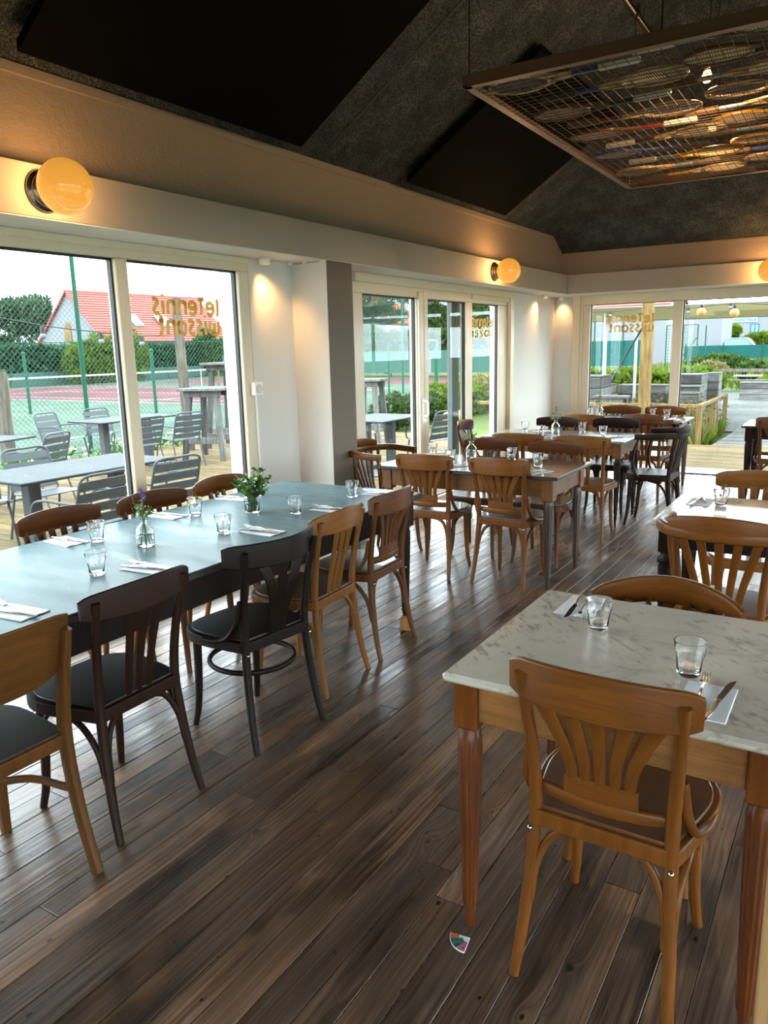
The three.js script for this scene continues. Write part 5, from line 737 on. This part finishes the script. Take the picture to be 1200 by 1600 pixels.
{ const h = house('white gable house with a balcony in the middle sliding door', -66, -54, -118, -104.5, 6.2, 10.5, false, M.extgrey, [win(-54.02, -53.9, 4.2, 6.6, -112, -110), win(-54.02, -53.9, 0.8, 2.6, -113, -111)], 12);
  obj('balcony', [bx(-54, -53, 3.7, 3.9, -115, -107), ...[...Array(14)].map((_, i) => bx(-53.1, -53.04, 3.9, 4.9, -115 + i * 0.6, -114.94 + i * 0.6)), bx(-53.12, -53.02, 4.85, 4.95, -115, -107)], M.extgrey, h); }
house('red-roofed house glimpsed above the awning through the far window', -20, -13.6, -72, -64, 4.4, 6.6, false, M.tile, [win(-15.5, -14.6, 1.4, 2.8, -64.02, -63.9)], 10);
{ const t = thing('white_building', 'plain white block behind the green fence through the far window', 'building', [-17.7, GY, -104]); obj('wall', bx(-3.0, 2.9, 0, 4.75, -4, 4, 0.05), M.house, t); obj('parapet', bx(-3.05, 2.95, 4.75, 4.9, -4.05, 4.05), M.house, t); obj('wall', bx(-12, -3.02, 0, 4.4, -4, 3.5, 0.05), M.house, t); obj('door', bx(-7.2, -3.4, 0, 3.1, 3.5, 3.56), M.extgrey, t); }
{ const t = thing('guest_house', 'white building with blue windows and a blue lettered sign board', 'building', [-14, GY, -128]); obj('wall', bx(-6, 16, 0, 6.0, -5, 0, 0.05), M.house, t); obj('roof', bx(-6.3, 16.3, 6.0, 6.3, -5.3, 0.4), M.house, t); const sb = obj('sign_board', bx(-3.5, -0.1, 4.55, 5.25, 0.02, 0.12, 0.02), Ph('#8494a0', 0.8, { specularIntensity: 0.1 }), t);
  let g = new TextGeometry('STUDIO STELLA', { font, size: 0.34, depth: 0.02, curveSegments: 3 }); g.computeBoundingBox(); g.translate(-g.boundingBox.min.x, 0, 0); g.applyMatrix4(new THREE.Matrix4().makeScale(3.0 / (g.boundingBox.max.x - g.boundingBox.min.x), 1, 1)); g.translate(-3.3, 4.73, 0.13); obj('lettering', g, Ph('#12506a', 0.8, { specularIntensity: 0.1 }), sb);
  for (const [a, b, c, d] of [[-4.2, -3.0, 3.3, 4.5], [-1.0, 0.15, 3.05, 4.3], [3, 4.2, 3.05, 4.3]]) { const [n, gg, m] = win(a, b, c, d, 0.0, 0.1, [M.pane2, M.pane2]); const f = obj(n, gg[0], m[0], t); obj('pane', gg[1], M.pane, f); obj('glazing_bar', bx((a + b) / 2 - 0.06, (a + b) / 2 + 0.06, c, d, 0.05, 0.12), M.pane2, f); } }
{ const t = thing('garden_screen', 'long turquoise screened fence across the back of the lawn', 'fence', [-14, GY, -80]); for (let i = 0; i < 11; i++) { obj('screen_panel', bx(-18 + i * 3.4, -14.65 + i * 3.4, 0.15, 1.45, -0.02, 0.02), M.screen, t); obj('fence_post', rod([-18 + i * 3.4, 0, 0.06], [-18 + i * 3.4, 1.7, 0.06], 0.05), M.green, t); } }
{ const t = thing('corner_fence', 'tall thin green fence corner right of the far mullion', 'fence', [-9.6, GY, -55]); for (const [x, z] of [[-2, 0], [-0.9, 0], [0, 0], [0, -3]]) obj('fence_post', rod([x, 0, z], [x, 2.95, z], 0.045), M.green, t); obj('rail', rod([-2, 2.95, 0], [0, 2.95, 0], 0.03), M.green, t); obj('brace', rod([-0.9, 0.9, 0], [0, 2.2, 0], 0.03), M.green, t); const g = []; for (let i = 0; i < 14; i++) g.push(bx(-2, 0, 0.1 + i * 0.2, 0.12 + i * 0.2, -0.01, 0.01)); for (let i = 0; i < 14; i++) g.push(bx(-2 + i * 0.15, -1.985 + i * 0.15, 0, 2.9, -0.01, 0.01)); tag(obj('wire_mesh', g, M.mesh, t), null, null, null, 'stuff'); }
bush('street_hedge', 'bright hedge in front of the building with blue windows', 'hedge', [-10.6, GY, -116], [[[-1.4, 1.5, 0], [2.6, 1.1, 1], 700], [[-5.2, 2.9, -1], [0.9, 0.8, 1], 250], [[4, 1.5, 0], [3.4, 1.1, 1], 500]], M.lime, 0.4, 0.8);
{ const t = thing('parked_van', 'pale silver van parked behind the turquoise fence', 'van', [-12.3, GY + 0.001, -98]); const s = new THREE.Shape(); s.moveTo(-1.9, 0.4); s.lineTo(-1.95, 1.3); s.bezierCurveTo(-1.9, 1.9, -1.6, 2.1, -1.2, 2.15); s.lineTo(0.4, 2.15); s.bezierCurveTo(0.9, 2.1, 1.2, 1.5, 1.4, 1.25); s.bezierCurveTo(2.0, 1.15, 2.2, 1.0, 2.2, 0.4); s.closePath(); obj('body', at(extr(s, 1.7, 0.06), 0, 0, -0.85), Ph('#59636a', 0.6, { specularIntensity: 0.3 }), t);
  const wn = new THREE.Shape(); wn.moveTo(-1.7, 1.35); wn.lineTo(-1.6, 1.9); wn.lineTo(0.4, 1.95); wn.lineTo(1.0, 1.35); wn.closePath(); obj('window', at(extr(wn, 0.02), 0, 0, 0.92), M.pane, t); for (const x of [-1.2, 1.4]) for (const z of [-0.8, 0.8]) obj('wheel', at(lathe([[0, -0.12], [0.28, -0.12], [0.34, -0.06], [0.34, 0.06], [0.28, 0.12], [0, 0.12]], 18), x, 0.34, z, 0, Math.PI / 2), M.black, t); obj('bumper', bx(2.15, 2.3, 0.35, 0.6, -0.8, 0.8, 0.04), M.black, t); }
// awning, poles, strings of lights
{ const t = thing('sail_awning', 'wide beige sail awning stretched outside the far window', 'awning', [0, 0, 0]); const P = [], U = [], I = [], nx = 20, nz = 6; for (let j = 0; j <= nz; j++) for (let i = 0; i <= nx; i++) { const u = i / nx, v = j / nz, x = -6.2 + u * 9.5 + v * (0.9 - 0.0 * u), sag = 0.1 * Math.sin(u * 3.14) * Math.sin(v * 3.14); P.push(x, 2.06 + 0.13 * v + 0.02 * u - sag * 0.6 + 0.05 * Math.pow(Math.abs(u - 0.5) * 2, 2), -19 + v * 4); U.push(u, v); } for (let j = 0; j < nz; j++) for (let i = 0; i < nx; i++) { const a = j * (nx + 1) + i, b = a + nx + 1; I.push(a, b, b + 1, a, b + 1, a + 1); } obj('canvas', geo(P, U, I), M.sail, t);
  const edge = (j) => { const q = []; for (let i = 0; i <= nx; i += 2) { const a = (j * (nx + 1) + i) * 3; q.push([P[a], P[a + 1], P[a + 2]]); } return sweep(q, { w: 0.03, k: 6 }); }; obj('hem', edge(0), M.house, t); obj('hem', edge(nz), M.house, t);
  for (const [x, z, h, r] of [[-4.58, -16, 2.2, 0.04], [-4.05, -16.4, 2.2, 0.03], [2.6, -15.2, 2.3, 0.04]]) obj('pole', rod([x, GY, z], [x, h, z], r, 10), M.alu, t); obj('strap', rod([-5.6, 1.2, -14.6], [-4.75, 2.15, -15.6], 0.02, 4), M.black, t); obj('strap', rod([-4.4, 0.6, -15.4], [-3.75, 2.2, -16.4], 0.02, 4), M.black, t); }
{ const t = thing('string_lights', 'string of small bulbs hanging across the near window outside', 'string lights', [0, 0, 0]); obj('cable', sweep([[-7, 2.15, -2.5], [-7, 1.93, -4.4], [-7, 1.86, -4.9], [-7, 1.8, -5.6], [-7.2, 1.78, -6.3], [-7.6, 1.84, -7.4], [-8.6, 2.2, -9.2], [-9.93, 2.55, -9.55]], { n: 40, w: 0.012, k: 5 }), M.black, t); for (const [x, y, z] of [[-7, 1.85, -4.83], [-7, 1.795, -5.52], [-7.15, 1.77, -6.2], [-7, 1.98, -3.9]]) { const b = obj('bulb', at(new THREE.SphereGeometry(0.03, 12, 8), x, y - 0.085, z), M.house, t); obj('socket', bx(x - 0.018, x + 0.018, y - 0.065, y + 0.01, z - 0.018, z + 0.018, 0.006), M.black, b); } }
{ const t = thing('string_lights', 'string of bulbs along the edges of the sail awning', 'string lights', [0, 0, 0]); const q = []; for (let i = 0; i <= 12; i++) q.push([-4.9 + i * 0.7, 2.2 - 0.05 * (i % 2), -14.96]); obj('cable', sweep(q, { n: 48, w: 0.012, k: 4 }), M.black, t); q.forEach((p) => { const b = obj('bulb', at(new THREE.SphereGeometry(0.035, 10, 8), p[0], p[1] - 0.07, p[2]), M.house, t); obj('socket', bx(p[0] - 0.02, p[0] + 0.02, p[1] - 0.045, p[1] + 0.01, p[2] - 0.02, p[2] + 0.02), M.black, b); }); }
for (const [x, y, z, l, r] of [[-1.98, 1.95, -11.5, 'orange ball copying a globe lamp reflection, left of the paper lantern'], [-1.56, 1.92, -11.5, 'orange paper lantern under the awning, right of the copied lamp reflection']].map((a) => a)) { const t = thing('lantern_and_reflection', l, 'lantern', [x, y, z]); obj('shade', at(new THREE.SphereGeometry(0.06, 20, 14), 0, 0, 0), Ph('#b98f50', 0.8, { transmission: 0.4, thickness: 0 }), t); obj('cap', lathe([[0, 0.068], [0.02, 0.068], [0.022, 0.1], [0, 0.1]], 12), M.black, t); obj('cord', rod([0, 0.1, 0], [0, 0.62, 0], 0.004, 4), M.black, t); obj('bar', bx(-0.12, 0.12, 0.62, 0.63, -0.01, 1.36), M.black, t); }  // left ball is a modelled reflection of an indoor globe; right one a lantern
{ const t = thing('yellow_cushion', 'small yellow float lying on the grass outside the sliding doors', 'float', [-8, GY, -15.9]); const g = new THREE.SphereGeometry(1, 20, 12); obj('body', at(g.clone().scale(0.2, 0.14, 0.5), 0, 0.27, 0), S('#e0b02e', 0.5), t); obj('foot', bx(-0.1, 0.1, 0, 0.16, -0.2, 0.2, 0.03), S('#c99a28', 0.6), t); }
{ const t = thing('park_bench', 'thin rail bench at the edge of the terrace', 'bench', [-3.4, GY, -31]); obj('seat', bx(-1.6, 2.6, 0.38, 0.43, -0.15, 0.15, 0.006), M.timberG, t); obj('backrest', bx(-1.6, 2.6, 0.7, 0.82, -0.2, -0.16, 0.006), M.timberG, t); for (const x of [-1.2, 0.6, 2.3]) obj('leg', bx(x - 0.03, x + 0.03, 0, 0.8, -0.17, -0.12), M.black, t); }
{ const t = thing('picnic_table', 'dark-footed white table on the lawn behind the terrace', 'table', [-3.95, GY, -34]); obj('tabletop', bx(-0.5, 0.5, 0.42, 0.47, -0.4, 0.4, 0.01), M.house, t); obj('foot', prism([[-0.42, 0.42, 0.1], [0.42, 0.42, 0.1], [0.25, 0.28, 0.1], [-0.25, 0.28, 0.1]], [0, 0, -0.2]), M.black, t); obj('foot', bx(-0.2, 0.2, 0, 0.3, -0.1, 0.1), M.house, t); }
scene.traverse((o) => { if (o.isMesh) { o.castShadow = true; o.receiveShadow = true; } });
renderer.render(scene, camera);
